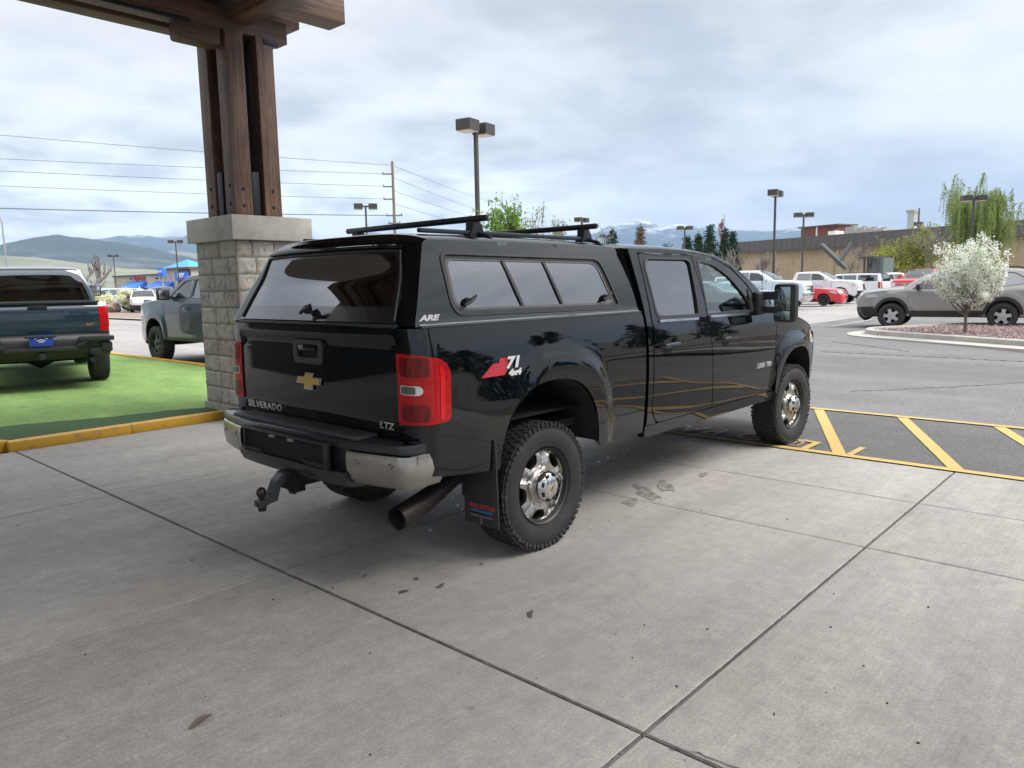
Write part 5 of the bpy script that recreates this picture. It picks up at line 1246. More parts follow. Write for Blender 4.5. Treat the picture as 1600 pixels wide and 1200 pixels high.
MB().box((-1.38, 0, .86), (.05, .42, .03), None, .01).box((-1.30, 0, .56), (.25,.09,.09)).build('plate_bracket', PLASTIC, bl)
for s in (-1, 1): MB().tube([(-1.0,s*.62,.50), (-1.30,s*.70,.46)], .05, 12, True).build('tailpipe', UNDER, bl)
MB().tube([(0,-.7,.42), (0,-.2,.42), (0,0,.42), (0,.2,.42), (0,.7,.42)], [.05,.06,.17,.06,.05], 12).tube([(-.2,.45,.4), (-.3,.5,.75)], .03, 6).tube([(-.2,-.45,.4), (-.3,-.5,.75)], .03, 6).build('axle', UNDER, bl)
text('trim_badge', 'RST', .05, GOLD, bl, .002, frame((-1.19, -.70, 1.02), (0,-1,0), (0,0,1)), .1, .001, 1.3)
MB().box((.99, 0, 1.94), (.05, .30, .035), None, .01).build('brake_light', REDL, bl)
# grey-blue pickup behind the pier
gsp = pickup_spec(.04, black_rim=True, color_bumper='black'); gsp['mirmat'] = PLASTIC; gsp['twd'] = .28
gy, gch = vehicle('pickup_truck', (4.86, 10.02, 0), PI/2+.02, gsp, GREYP, 'grey-blue pickup parked beyond the turf, half hidden by the masonry pier', 'pickup truck', lod=2)
# ---- right-hand lot; every car is set on the lot surface
def place(px, d, zz=None):
    p = at_ground(px, d); p.z = (lot_z(p.x, p.y) if zz is None else zz)-.012; return p
NG = -PI/2
suv, _ = vehicle('off_road_wagon', tuple(place(1571, 20.9)), R_(98), suv_spec(), BEIGEP, 'light brown compact wagon with black wheel arches behind the blossom tree', 'wagon', lod=2)
rr_ = MB()
for s in (-1, 1): rr_.tube([(-.45, s*.60, 1.66), (-.3, s*.61, 1.71), (1.1, s*.61, 1.73), (1.3, s*.60, 1.67)], .016, 6)
rr_.build('roof_rail', PLASTIC, suv)
suv2, _ = vehicle('off_road_wagon', tuple(place(1690, 26.5)), R_(96), suv_spec(), SILVP, 'silver wagon with black roof rails at the right edge, beyond the light brown wagon', 'wagon')
rr_ = MB()
for s in (-1, 1): rr_.tube([(-.45, s*.60, 1.66), (-.3, s*.61, 1.72), (1.1, s*.61, 1.74), (1.3, s*.60, 1.67)], .02, 6)
rr_.build('roof_rail', PLASTIC, suv2)
GRP = 'cars parked in the lot on the right'
hdsp = pickup_spec(.08, hd=True); hdsp['rimmat'] = CHROME
def tail_place(px_front, d, head, wbf):
    """put a car so that its nose is under image column px_front"""
    p = place(px_front, d); return (p.x-math.cos(head)*wbf, p.y-math.sin(head)*wbf, p.z)
H1 = R_(-86)
vehicle('pickup_truck', tail_place(1262, 38.5, H1, 4.7), H1, hdsp, ICEP, 'pale silver-blue pickup with a tall chrome grille, in front of the red sedan', 'pickup truck', GRP)
vehicle('sedan_car', tail_place(1318, 42.5, H1, 3.5), H1, sedan_spec(), REDP, 'bright red sedan with black wheels between two white pickups', 'sedan', GRP)
wsp = pickup_spec(.06, black_rim=True, color_bumper='black')
vehicle('pickup_truck', tail_place(1345, 46.5, H1, 4.7), H1, wsp, WHITEP, 'white pickup with a black front bumper behind the red sedan', 'pickup truck', GRP)
H2 = R_(86)
wg, _ = vehicle('long_wagon', (lambda p: (p.x+math.cos(H2)*1.2, p.y+math.sin(H2)*1.2, p.z))(place(1384, 52)), H2, wagon_spec(), WHITEP, 'long white wagon seen from its tail, right of the white pickup', 'wagon', GRP)
rr_ = MB()
for s in (-1, 1): rr_.tube([(-.9, s*.66, 1.88), (-.7, s*.67, 1.93), (1.4, s*.67, 1.93), (1.6, s*.66, 1.87)], .02, 6)
rr_.build('roof_rail', PLASTIC, wg)
H3 = R_(148)
vehicle('pickup_truck', (lambda p: (p.x, p.y, p.z))(place(1415, 60)), H3, spec_with(pickup_spec(.04)), WHITEP, 'white pickup facing us between the long wagon and the red pickup', 'pickup truck', GRP)
H4 = R_(172)
rp, _ = vehicle('pickup_truck', (lambda p: (p.x-math.cos(H4)*4.7, p.y-math.sin(H4)*4.7, p.z))(place(1416, 46)), H4, spec_with(pickup_spec(.0, hd=True, color_bumper='body')), REDP, 'red pickup with a dark grille facing us beside the blossom tree', 'pickup truck', GRP)
vehicle('sedan_car', tail_place(1232, 34.5, H1, 3.5), H1, sedan_spec(), LBLUEP, 'light blue sedan partly hidden by the black pickup mirror', 'sedan', GRP)
vehicle('sedan_car', tail_place(1212, 31.0, H1, 4.1), H1, spec_with(sedan_spec()), GUNP, 'dark grey sedan nearest the black pickup mirror', 'sedan', GRP)
vehicle('long_wagon', tail_place(1236, 52, H1, 4.1), H1, wagon_spec(), WHITEP, 'white long wagon showing only its roof above the silver-blue pickup', 'wagon', GRP)
# ---- left-hand lot
GL = 'cars parked beyond the planting strip on the left'
def lplace(px, d): p = at_ground(px, d); p.z = 0; return p
for (px, d, hd_, spf, pt, kind, nm, lab) in (
    (196, 64, R_(165), wagon_spec, LBLUEP, 'wagon', 'long_wagon', 'pale blue van-like wagon behind the right blossoming shrub on the left'),
    (222, 58, R_(-112), suv_spec, WHITEP, 'wagon', 'off_road_wagon', 'white compact wagon facing us, left of the grey-blue pickup'),
    (150, 66, R_(165), suv_spec, GUNP, 'wagon', 'off_road_wagon', 'dark wagon between the two blossoming shrubs on the left'),
    (247, 60, R_(100), suv_spec, GUNP, 'wagon', 'off_road_wagon', 'black wagon just behind the hood of the grey-blue pickup'),
    (282, 72, R_(170), lambda: pickup_spec(.04), GREYP, 'pickup truck', 'pickup_truck', 'grey pickup facing us, its cab above the grey-blue pickup in front'),
    (205, 84, R_(90), wagon_spec, WHITEP, 'wagon', 'long_wagon', 'white wagon roof far behind the pale blue one'),
    (240, 86, R_(90), sedan_spec, SILVP, 'sedan', 'sedan_car', 'silver sedan in the far left row'),
    (175, 78, R_(90), sedan_spec, LBLUEP, 'sedan', 'sedan_car', 'pale blue sedan in the far left row under the lamp')):
    p = lplace(px, d); vehicle(nm, tuple(p), hd_, spf(), pt, lab, kind, GL)
# ------------------------------------------------------------------ lamps
LAMPM = mat('bronze_lamp', (.070,.060,.052), .45, .3); LENS = mat('lamp_lens', (.62,.56,.42), .3)
def lamp(px, py, H, label, ang=0., two=True, z0=0.):
    """shoebox parking lamp, as tall as H, standing where it is seen"""
    r = ray(px, py); d = (H-CAM.z)/r.z; p = CAM+r*d
    zb = lot_z(p.x, p.y) if p.x > 3.6 else 0
    root = empty('parking_lamp', (p.x, p.y, zb), ang, label, 'street lamp', 'shoebox lamps over the car park'); hh = H-zb
    m = MB().box((0, 0, hh/2-.1), (.13, .13, hh-.1), None, .01); m.build('pole', LAMPM, root)
    MB().lathe([(.26, 0), (.26, .55), (.24, .58), (0, .58)], 'z', (0,0,0), 16).build('pole_base', CONC_L, root)
    for s in (-1, 1):
        c = (s*.50, 0, hh-.22)
        MB().prism([(-.30,-.30), (.30,-.30), (.30,.30), (-.30,.30)], 'z', c[2]-.17, c[2]+.20).build('head', LAMPM, root, None).location = (c[0], 0, 0)
        root.children[-1].rotation_euler = (0, 0, PI/4 if ang == 99 else 0)
        MB().box((c[0], 0, c[2]-.185), (.54, .54, .04)).build('lens', LENS, root, None)
        MB().box((s*.16, 0, hh-.20), (.20, .07, .10)).build('arm', LAMPM, root, None)
    return root
for (px, py, H, lab, an) in ((743, 190, 7.4, 'tallest double-headed lamp, its pole rising behind the roof rack', R_(10)), (571, 318, 7.4, 'double-headed lamp between the pier and the wooden utility pole', R_(-38)),
    (909, 340, 7.4, 'double-headed lamp just above the tip of the rear rack bar', R_(5)), (1070, 353, 7.4, 'double-headed lamp in front of the dark conifers', R_(-40)), (948, 366, 7.2, 'small lamp right of the budding trees', R_(-38)),
    (1212, 297, 7.4, 'double-headed lamp left of the rooftop penthouse', R_(8)), (1256, 332, 7.4, 'double-headed lamp in front of the rooftop penthouse', R_(-50)), (1522, 305, 7.4, 'double-headed lamp in front of the weeping willow', R_(-55)),
    (274, 375, 7.4, 'double-headed lamp left of the masonry pier', R_(-30)), (177, 398, 7.4, 'double-headed lamp above the blossoming shrubs on the left', R_(-30))):
    lamp(px, py, H, lab, an)
# tall cobra light at the left edge
p = at_ground(13, 70); ca = empty('street_light', (p.x, p.y, 0), 0, 'slender curved-arm street light at the left edge', 'street lamp')
dirx = Vector((_r2.x, _r2.y, 0)).normalized()
MB().tube([(0,0,0), (0,0,8.0), tuple(-dirx*.1+Vector((0,0,8.5))), tuple(-dirx*.5+Vector((0,0,8.9))), tuple(-dirx*1.6+Vector((0,0,9.1)))], [.10,.07,.06,.05,.05], 8).build('pole', mat('galvanised', (.35,.36,.37), .4, .5), ca)
MB().box(tuple(-dirx*1.8+Vector((0,0,9.1))), (.6,.3,.15), Matrix.Rotation(math.atan2(dirx.y, dirx.x), 3, 'Z'), .04).build('head', mat('galvanised', (.35,.36,.37)), ca)
# ------------------------------------------------------------------ utility pole and wires
p = at_ground(620, 75); up = empty('utility_pole', (p.x, p.y, 0), 0, 'wooden utility pole with crossarms, above the camper shell', 'utility pole')
top = height_at(617, 256, 75); PW = mat('pole_wood', (.20,.165,.13), .9)
MB().tube([(0,0,0), (0,0,top)], [.19,.12], 10).build('pole', PW, up)
dl = Vector((_r2.x, _r2.y, 0)).normalized()
ars = []
for (py, L_, sd_) in ((275, 1.0, -1), (294, 1.0, -1), (313, 1.0, -1), (338, 1.6, 0), (350, 1.2, 0)):
    z = height_at(617, py, 75); ars.append(z); c = dl*(L_/2 if sd_ else 0)*sd_
    m = MB().box((c.x, c.y, z), (L_ if sd_ else L_, .10, .12), Matrix.Rotation(math.atan2(dl.y, dl.x), 3, 'Z'))
    o = m.build('crossarm', PW, up)
    for t in ((sd_*L_*.95,) if sd_ else (-L_*.45, L_*.45)): MB().lathe([(0,0), (.06,.02), (.06,.10), (.03,.18), (0,.18)], 'z', (dl.x*t, dl.y*t, z+.06), 8).build('insulator', mat('porcelain', (.25,.22,.20), .3), o)
WIRE = mat('wire', (.10,.10,.11), .5)
def wire(a, b, sag, r, label, grp):
    n = 40; pts = [a+(b-a)*(i/n)-Vector((0,0,sag*4*(i/n)*(1-i/n))) for i in range(n+1)]
    o = MB().tube(pts, r, 4).build('overhead_wire', WIRE, None, None); setp(o, label, 'wire', grp)
WG = 'overhead wires of the utility pole'
pw = Vector((p.x, p.y, 0))
for k, (ya, yb) in enumerate(((208, 262), (245, 275), (264, 294), (287.5, 313), (322.5, 338))):
    A_ = pw+Vector((0,0,height_at(617, yb, 75))); B_ = at(0, ya, 61); C_ = A_+(B_-A_)*1.45
    wire(A_, C_, .18, .022 if k < 4 else .045, ('topmost', 'second', 'third', 'fourth', 'lowest and thickest')[k]+' wire running left from the utility pole past the timber post', WG)
for k, (ya, yb) in enumerate(((262, 303), (280, 322), (300, 336), (320, 350))):
    A_ = pw+Vector((0,0,height_at(617, ya, 75))); B_ = at(745, yb, 103); C_ = A_+(B_-A_)*2.4
    wire(A_, C_, .5, .020, ('topmost', 'second', 'third', 'lowest')[k]+' wire running right from the utility pole behind the tall lamp', WG)
# ------------------------------------------------------------------ long warehouse on the right
WA = at_ground(1133, 128); WB_ = at_ground(1640, 84); wd_ = (WB_-WA); wL = wd_.length; wa = math.atan2(wd_.y, wd_.x)
zt_ = lambda px, py, d: height_at(px, py, d)
wh = empty('warehouse', (WA.x, WA.y, 0), wa, 'long tan metal warehouse with a dark brown roof band, beyond the parked cars', 'building')
TAN = mat('tan_cladding', (.50,.385,.235), .7, var=(.25,(.43,.33,.205),.4,.6)); BRN = mat('brown_roof_band', (.095,.080,.075), .6)
zr0, zr1 = zt_(1150, 379, 126.5), zt_(1598, 347, 88.0); zb0, zb1 = zt_(1150, 396, 126.5), zt_(1598, 371, 88.0)
Hr = (zr0+zr1)/2; Hb = (zb0+zb1)/2
def corr(name, x0, x1, z0, z1, y, pitch_, dep, m, lean=0.):
    mb = MB(); n = int((x1-x0)/pitch_); vs = []
    for i in range(n):
        x = x0+i*pitch_
        for (a, dd) in ((0, 0), (.35, 0), (.45, dep), (.9, dep), (1.0, 0)): vs += [(x+a*pitch_, y-dd, z0), (x+a*pitch_, y-dd+lean, z1)]
    fs = [(2*i, 2*i+2, 2*i+3, 2*i+1) for i in range(len(vs)//2-1)]
    return mb.add(vs, fs).build(name, m, wh, None, False)
xe = wL*1.5
corr('wall', 0, xe, -.4, Hb, 0, .9, .07, TAN); corr('roof_band', -.6, xe, Hb-.05, Hr, -.9, 1.1, .10, BRN, .35)
MB().box((xe/2, 20, Hr/2-.3), (xe-.1, 39.5, Hr-.2)).build('building_core', mat('tan_core', (.45,.36,.24), .8), wh, None)
MB().box((xe/2, -.45, Hb-.02), (xe, .9, .06)).build('soffit', BRN, wh, None)
for xx in range(8, int(xe), 14): MB().box((xx, -.12, Hb/2), (.10, .10, Hb)).build('downpipe', mat('downpipe', (.30,.25,.18), .6), wh, None)
ux = lambda px: (lambda r: 0)(0)
def on_wall(px):      # distance along the wall under image column px
    r = ray(px, 440); c0 = CAM-WA; u = wd_.normalized(); den_ = r.x*u.y-r.y*u.x; t = -(c0.x*u.y-c0.y*u.x)/den_; q = CAM+r*t; return (q-WA).dot(u), t
def roof_box(name, px0, px1, py0, py1, back, m, label, cat, dep=4.):
    x0, t0 = on_wall(px0); x1, t1 = on_wall(px1); tm = (t0+t1)/2+back; zt = height_at((px0+px1)/2, py0, tm); zb_ = Hr-.2
    e = empty(name, (0,0,0), 0, label, cat); sc = tm/((t0+t1)/2); x0, x1 = (x0+x1)/2-(x1-x0)*sc/2, (x0+x1)/2+(x1-x0)*sc/2
    e.matrix_world = Matrix.Translation((WA.x, WA.y, 0)) @ Matrix.Rotation(wa, 4, 'Z') @ Matrix.Translation(((x0+x1)/2, back+2, zb_))
    return e, (x1-x0), zt-zb_, dep
e, a, b, c = roof_box('penthouse', 1209, 1262, 358, 371, 6, None, 'red-brown rooftop penthouse behind two lamps', 'rooftop structure')
MB().box((0,0,b/2), (a, c, b)).build('wall', mat('red_brown_cladding', (.15,.055,.045), .7), e, None); MB().box((0,0,b+.1), (a+.6, c+.6, .2)).build('roof', BRN, e, None); MB().box((-a*.05,-c/2-.05,b/2), (.25,.1,b)).build('trim', WHITEM, e, None)
for k, (x0, x1, y0) in enumerate(((1262, 1274, 362), (1288, 1303, 355), (1306, 1318, 356), (1320, 1333, 357), (1335, 1348, 358))):
    e, a, b, c = roof_box('rooftop_unit', x0, x1, y0, 366, 3, None, ('white rooftop vent right of the penthouse', 'grey rooftop air unit, largest of the row', 'second grey rooftop air unit of the row', 'third grey rooftop air unit of the row', 'low grey rooftop air unit beside the tall duct')[k], 'air unit', 2.)
    m = MB().box((0,0,b*.55), (a*.9, c, b*.7), None, .05).box((0,0,b*.1), (a, c*.8, b*.2)); m.build('casing', mat('unit_grey', (.33,.34,.34), .5) if k else WHITEM, e, None)
    MB().lathe([(a*.3,0), (a*.3,.15), (a*.25,.2), (0,.2)], 'z', (0,0,b*.9), 12).build('fan_cowl', mat('cowl_grey', (.2,.2,.2)), e)
e, a, b, c = roof_box('duct_tower', 1345, 1357, 337, 365, 8, None, 'tall pale metal duct rising from the warehouse roof', 'duct', 1.4)
MB().box((0,0,b/2), (a*.8, 1.2, b), None, .05).build('casing', mat('pale_metal', (.45,.50,.50), .4, .4), e, None); MB().box((0,0,b+.1), (a, 1.5, .35)).build('cap', mat('unit_grey', (.4,.4,.4)), e, None)
e, a, b, c = roof_box('roof_antenna', 1391, 1397, 328, 362, 3, None, 'dark antenna mast on the warehouse roof left of the yellow-green tree', 'antenna', 1.)
MB().tube([(0,0,0), (0,0,b)], [.14,.09], 6).box((0,0,b*.35), (1.1,.5,.5)).box((.5,0,b*.22), (.8,.1,.1)).build('mast', mat('mast_dark', (.07,.075,.08), .6), e, None)
# grey tilted beams and an open shed in front of the wall
def fr_at(px, d): q = at_ground(px, d, .15); return q
q = fr_at(1314, 70); sc_ = empty('loading_ramp_frame', tuple(q), wa, 'grey steel beams crossed in a tall V before the warehouse', 'steel frame')
def L3(px, py): v = at(px, py, 70)-q; c_, s_ = math.cos(-wa), math.sin(-wa); return (v.x*c_-v.y*s_, v.x*s_+v.y*c_, v.z)
GB_ = mat('weathered_grey_steel', (.10,.105,.105), .8)
MB().tube([L3(1283,382), L3(1322,419)], .25, 4).build('beam', GB_, sc_, None); MB().tube([L3(1331,379), L3(1309,414)], .20, 4).build('beam', GB_, sc_, None)
q = fr_at(1370, 68); q0 = q; shd = empty('open_shed', tuple(q), wa, 'small open shed with a flat dark roof before the warehouse', 'shed')
def L4(px, py): v = at(px, py, 68)-q0; c_, s_ = math.cos(-wa), math.sin(-wa); return (v.x*c_-v.y*s_, v.x*s_+v.y*c_, v.z)
a0, a1 = L4(1341,403), L4(1394,403)
MB().box(((a0[0]+a1[0])/2, 0, a0[2]), (a1[0]-a0[0], 2.2, .20)).build('roof', mat('shed_roof', (.06,.065,.07), .7), shd, None)
for px in (1345, 1358, 1392):
    b_ = L4(px, 404); MB().box((b_[0], -.6, b_[2]/2), (.14, .14, b_[2])).build('post', GB_, shd, None)
MB().tube([L4(1358,418), L4(1366,404)], .14, 6).build('brace', GB_, shd); b_ = L4(1383, 412); MB().box((b_[0], .3, b_[2]-.2), (1.4, 1.4, 1.4)).build('cabinet', mat('green_grey', (.14,.18,.17), .7), shd)
# flag
q = at_ground(1130, 118); fz = height_at(1130, 335, 118); fg = empty('flagpole', tuple(q), 0, 'flagpole with a limp flag above the conifers', 'flagpole')
MB().tube([(0,0,0), (0,0,fz)], [.10,.05], 6).build('pole', mat('galvanised', (.35,.36,.37)), fg)
vs = []; 
for i in range(7):
    for j in range(9): vs.append((-dl.x*(.9-i*.13+.08*math.sin(j*1.1))*(1-j*.06), -dl.y*(.9-i*.13)*(1-j*.06)+.15*math.sin(i*2+j*.6), fz-.5-j*.38-(6-i)*.22))
MB().add(vs, [(i*9+j, i*9+j+1, (i+1)*9+j+1, (i+1)*9+j) for i in range(6) for j in range(8)]).build('flag', mat('flag_cloth', (.22,.10,.12), .8, var=(1.2,(.30,.30,.36),.45,.55)), fg, 60)
# ------------------------------------------------------------------ restaurant row on the left
RA = at_ground(170, 205); RB_ = at_ground(350, 165); rdv = RB_-RA; ra_ = math.atan2(rdv.y, rdv.x); rL = rdv.length
rs = empty('shopping_strip', (RA.x, RA.y, 0), ra_, 'low beige shop row with blue awnings and a blue pyramid roof tower', 'building')
STU = mat('beige_stucco', (.50,.44,.38), .9, var=(.3,(.42,.36,.31),.4,.6)); BAW = mat('blue_awning', (.03,.16,.62), .6); BRF = mat('bright_blue_roof', (.05,.32,.72), .5)
def on_row(px): 
    r = ray(px, 440); c0 = CAM-RA; u = rdv.normalized(); den_ = r.x*u.y-r.y*u.x; t = -(c0.x*u.y-c0.y*u.x)/den_; qq = CAM+r*t; return (qq-RA).dot(u), t
def rz(px, py): return height_at(px, py, on_row(px)[1])
xw0, xw1 = on_row(178)[0], on_row(262)[0]; hz_ = rz(215, 431)
MB().box(((xw0+xw1)/2, 8, hz_/2), (xw1-xw0, 16, hz_)).build('wall', STU, rs, None); MB().box(((xw0+xw1)/2, 8, hz_+.1), (xw1-xw0+.6, 16.6, .35)).build('parapet', mat('dark_coping', (.10,.09,.085), .7), rs, None)
tx0, tx1 = on_row(262)[0], on_row(303)[0]; ht = rz(283, 419)
MB().box(((tx0+tx1)/2, 2, ht/2), (tx1-tx0, 5, ht)).build('tower_wall', STU, rs, None)
bx0, bx1 = on_row(284)[0], on_row(301)[0]; MB().box(((bx0+bx1)/2, -.6, ht/2), (bx1-bx0, .6, ht*.98)).build('brick_bay', mat('brown_brick', (.16,.085,.065), .9), rs, None)
apx = rz(283, 408); cxr = (tx0+tx1)/2; hw_ = (tx1-tx0)/2+.6
MB().add([(cxr-hw_,-1.2,ht), (cxr+hw_,-1.2,ht), (cxr+hw_,5.2,ht), (cxr-hw_,5.2,ht), (cxr,2,apx+.4)], [(0,1,4),(1,2,4),(2,3,4),(3,0,4),(3,2,1,0)]).build('pyramid_roof', BRF, rs, None)
MB().box((cxr, 2, ht-.1), (hw_*2, 6.6, .5)).build('eave', mat('brown_eave', (.13,.08,.065), .7), rs, None)
xw2, xw3 = on_row(303)[0], on_row(350)[0]; MB().box(((xw2+xw3)/2, 8, hz_/2-.2), (xw3-xw2, 14, hz_-.4)).build('wall', STU, rs, None)
for (p0, p1, y0, y1) in ((203, 229, 440, 449.5), (243, 275, 439.5, 448.5)):
    a, b = on_row(p0)[0], on_row(p1)[0]; z0_, z1_ = rz((p0+p1)/2, y1), rz((p0+p1)/2, y0)
    MB().add([(a,-3.0,z0_), (b,-3.0,z0_), (b,-.1,z1_), (a,-.1,z1_), (a,-.1,z0_), (b,-.1,z0_)], [(0,1,2,3), (0,3,4), (1,5,2), (0,4,5,1)]).build('awning', BAW, rs, None)
    MB().box(((a+b)/2, -.08, z0_/2), (b-a, .3, z0_-.4)).build('shop_window', mat('shop_glass', (.02,.03,.035), .08), rs, None)
    for k in range(4): MB().box((a+(b-a)*(k+.5)/4, -.3, z1_+.8), (.35, .5, .4)).build('wall_lamp', mat('mast_dark', (.07,.075,.08)), rs, None)
a, b = on_row(211)[0], on_row(228)[0]; zc_ = rz(219, 434.5)
text('shop_sign', 'Supercuts', 1.5, mat('red_sign', (.55,.02,.05), .4), rs, .1, frame(((a+b)/2, -.25, zc_), (1,0,0), (0,0,1)), 0, .05, (b-a)/6.0)
zs = rz(292, 431.5); sg = MB().box(((bx0+bx1)/2, -1.2, zs), (bx1-bx0+.6, .5, 2.0), None, .1).build('sign_board', BAW, rs, None)
text('sign_lettering', 'IHOP', 1.3, WHITEM, sg, .05, frame(((bx0+bx1)/2, -1.5, zs+.15), (1,0,0), (0,0,1)), 0, .04, 1.1)
MB().tube([((bx0+bx1)/2-1.0, -1.52, zs-.5), ((bx0+bx1)/2, -1.52, zs-.8), ((bx0+bx1)/2+1.0, -1.52, zs-.5)], .08, 5).build('sign_smile', mat('red_sign', (.55,.02,.05)), sg)
q = at_ground(254, 150); psn = empty('pole_sign', tuple(q), ra_, 'blue box sign on a pole in front of the shop row', 'sign')
zt, zb_ = height_at(254, 419, 150), height_at(254, 432, 150)
MB().box((0,0,(zt+zb_)/2), (2.2, .9, zt-zb_), None, .1).build('sign_box', BAW, psn); MB().box((0,0,zb_/2), (.3,.3,zb_)).build('pole', mat('galvanised', (.35,.36,.37)), psn)
text('sign_lettering', 'IHOP', .68, WHITEM, psn, .03, frame((0, -.48, (zt+zb_)/2+.1), (1,0,0), (0,0,1)), 0, .02, 1.15)
MB().tube([(-.5,-.48,(zt+zb_)/2-.3), (0,-.48,(zt+zb_)/2-.45), (.5,-.48,(zt+zb_)/2-.3)], .04, 5).build('sign_smile', mat('red_sign', (.55,.02,.05)), psn)
# boulder and low shrub on the planting strip
q = gp(177, 489); mb = MB(); bmx = bmesh.new(); bmesh.ops.create_icosphere(bmx, subdivisions=3, radius=1)
bmx.verts.index_update(); vs = [Vector((v.co.x*.62, v.co.y*.55, .38+v.co.z*.46))*(1)+Vector((0,0,0))+v.co*.16*noise.noise(v.co*1.8) for v in bmx.verts]; fs = [[v.index for v in f.verts] for f in bmx.faces]; bmx.free()
bo = MB().add(vs, fs).build('boulder', mat('pink_boulder', (.36,.24,.20), .9, var=(3,(.24,.17,.15),.4,.6), bump=(14,.6))); bo.location = (q.x, q.y, -.05); setp(bo, 'pinkish boulder between the two blossoming shrubs on the left', 'boulder')
# ------------------------------------------------------------------ trees
def grow(rg, p, d, L_, r, lvl, maxl, segs, tips, spread=.6, up=.15, nb=(2, 4), shrink=.72, bend=.18):
    n = 4; pts = [p]; q = Vector(p); dd = Vector(d).normalized()
    for i in range(n):
        dd = (dd+Vector((rg.gauss(0, bend), rg.gauss(0, bend), rg.gauss(0, bend)+up*.3))).normalized(); q = q+dd*L_/n; pts.append(q.copy())
    rs_ = [r*(1-.45*i/n) for i in range(n+1)]; segs.append((pts, rs_, lvl))
    if lvl >= maxl: tips.append((pts, lvl)); return
    if lvl >= maxl-1: tips.append((pts, lvl))
    for k in range(rg.randint(*nb)):
        i = rg.choice((2, 3, 4)) if lvl else rg.choice((2, 3, 4, 4)); az = rg.uniform(0, 2*PI); sd_ = dd.orthogonal().normalized(); sd_ = Matrix.Rotation(az, 3, dd) @ sd_
        nd = (dd*(1-spread*.5)+sd_*spread*rg.uniform(.7, 1.3)+Vector((0,0,up))).normalized()
        grow(rg, pts[i], nd, L_*shrink*rg.uniform(.8, 1.15), rs_[i]*.62, lvl+1, maxl, segs, tips, spread, up, nb, shrink, bend)
def leaf_mesh(name, pts_, m, parent, size, rg, per=1, flat=0., aspect=1.6):
    n = len(pts_)*per; V = np.zeros((n*4, 3)); k = 0
    for (c, s_) in pts_:
        for _ in range(per):
            a = Vector((rg.gauss(0,1), rg.gauss(0,1), rg.gauss(0,1)*(1-flat))).normalized(); b = a.orthogonal().normalized(); b = Matrix.Rotation(rg.uniform(0, 6.3), 3, a) @ b
            h = size*s_*rg.uniform(.7, 1.3); cc = Vector(c)+Vector((rg.gauss(0,1), rg.gauss(0,1), rg.gauss(0,1)))*size*s_*(.9 if per > 1 else .1)
            for j, v in enumerate((-a*h*aspect, b*h*.7, a*h*aspect, -b*h*.7)): V[k+j] = cc+v*.5
            k += 4
    me = bpy.data.meshes.new(name); me.vertices.add(n*4); me.vertices.foreach_set('co', V.ravel()); me.loops.add(n*4); me.loops.foreach_set('vertex_index', np.arange(n*4, dtype=np.int32))
    me.polygons.add(n); me.polygons.foreach_set('loop_start', np.arange(0, n*4, 4, dtype=np.int32)); me.update(); me.validate()
    o = bpy.data.objects.new(name, me); COL.objects.link(o); me.materials.append(m); o.parent = parent; return o
def leafmat(name, c1, c2_, sc=3., tr=.35):
    m = bpy.data.materials.new(name); m.use_nodes = True; MATS[name] = m; t = m.node_tree; t.nodes.clear(); o = nn(t, 'ShaderNodeOutputMaterial'); oc = nn(t, 'ShaderNodeTexCoord')
    n_ = nz(t, oc.outputs['Object'], sc, 4, .7); c = ramp(t, n_, [(.38, c1), (.62, c2_)])
    d = nn(t, 'ShaderNodeBsdfDiffuse'); tl = nn(t, 'ShaderNodeBsdfTranslucent'); mx = nn(t, 'ShaderNodeMixShader'); mx.inputs[0].default_value = tr
    t.links.new(c, d.inputs[0]); t.links.new(c, tl.inputs[0]); t.links.new(d.outputs[0], mx.inputs[1]); t.links.new(tl.outputs[0], mx.inputs[2]); t.links.new(mx.outputs[0], o.inputs[0]); return m
BARK = mat('bark', (.12,.095,.075), .95, var=(8,(.20,.17,.14),.4,.65)); GBARK = mat('grey_bark', (.20,.18,.165), .95)
def wood_mesh(segs, parent, m, minr=.0, nm='trunk'):
    mb = MB(); 
    for pts_, rs_, lvl in segs: mb.tube(pts_, [max(minr, r) for r in rs_], 7 if lvl == 0 else (5 if lvl == 1 else 3), lvl == 0)
    return mb.build(nm, m, parent, 60, False)
BLOS = leafmat('white_blossom', (.80,.81,.70), (.90,.90,.86), 6); FRESH = leafmat('fresh_leaf', (.13,.24,.05), (.24,.36,.09)); YEL = leafmat('yellow_green_leaf', (.24,.27,.055), (.40,.40,.10), 1.2); WIL = leafmat('willow_leaf', (.20,.29,.07), (.33,.42,.14), 1.)
CREAM = leafmat('cream_blossom', (.72,.72,.50), (.84,.84,.66), 3); NEED = leafmat('needles', (.022,.048,.030), (.050,.085,.050), 1., .1); RUST = leafmat('larch_twigs', (.17,.125,.09), (.25,.19,.14), 1., .2); TWIG = leafmat('olive_bud', (.22,.24,.10), (.34,.35,.16), 1.)
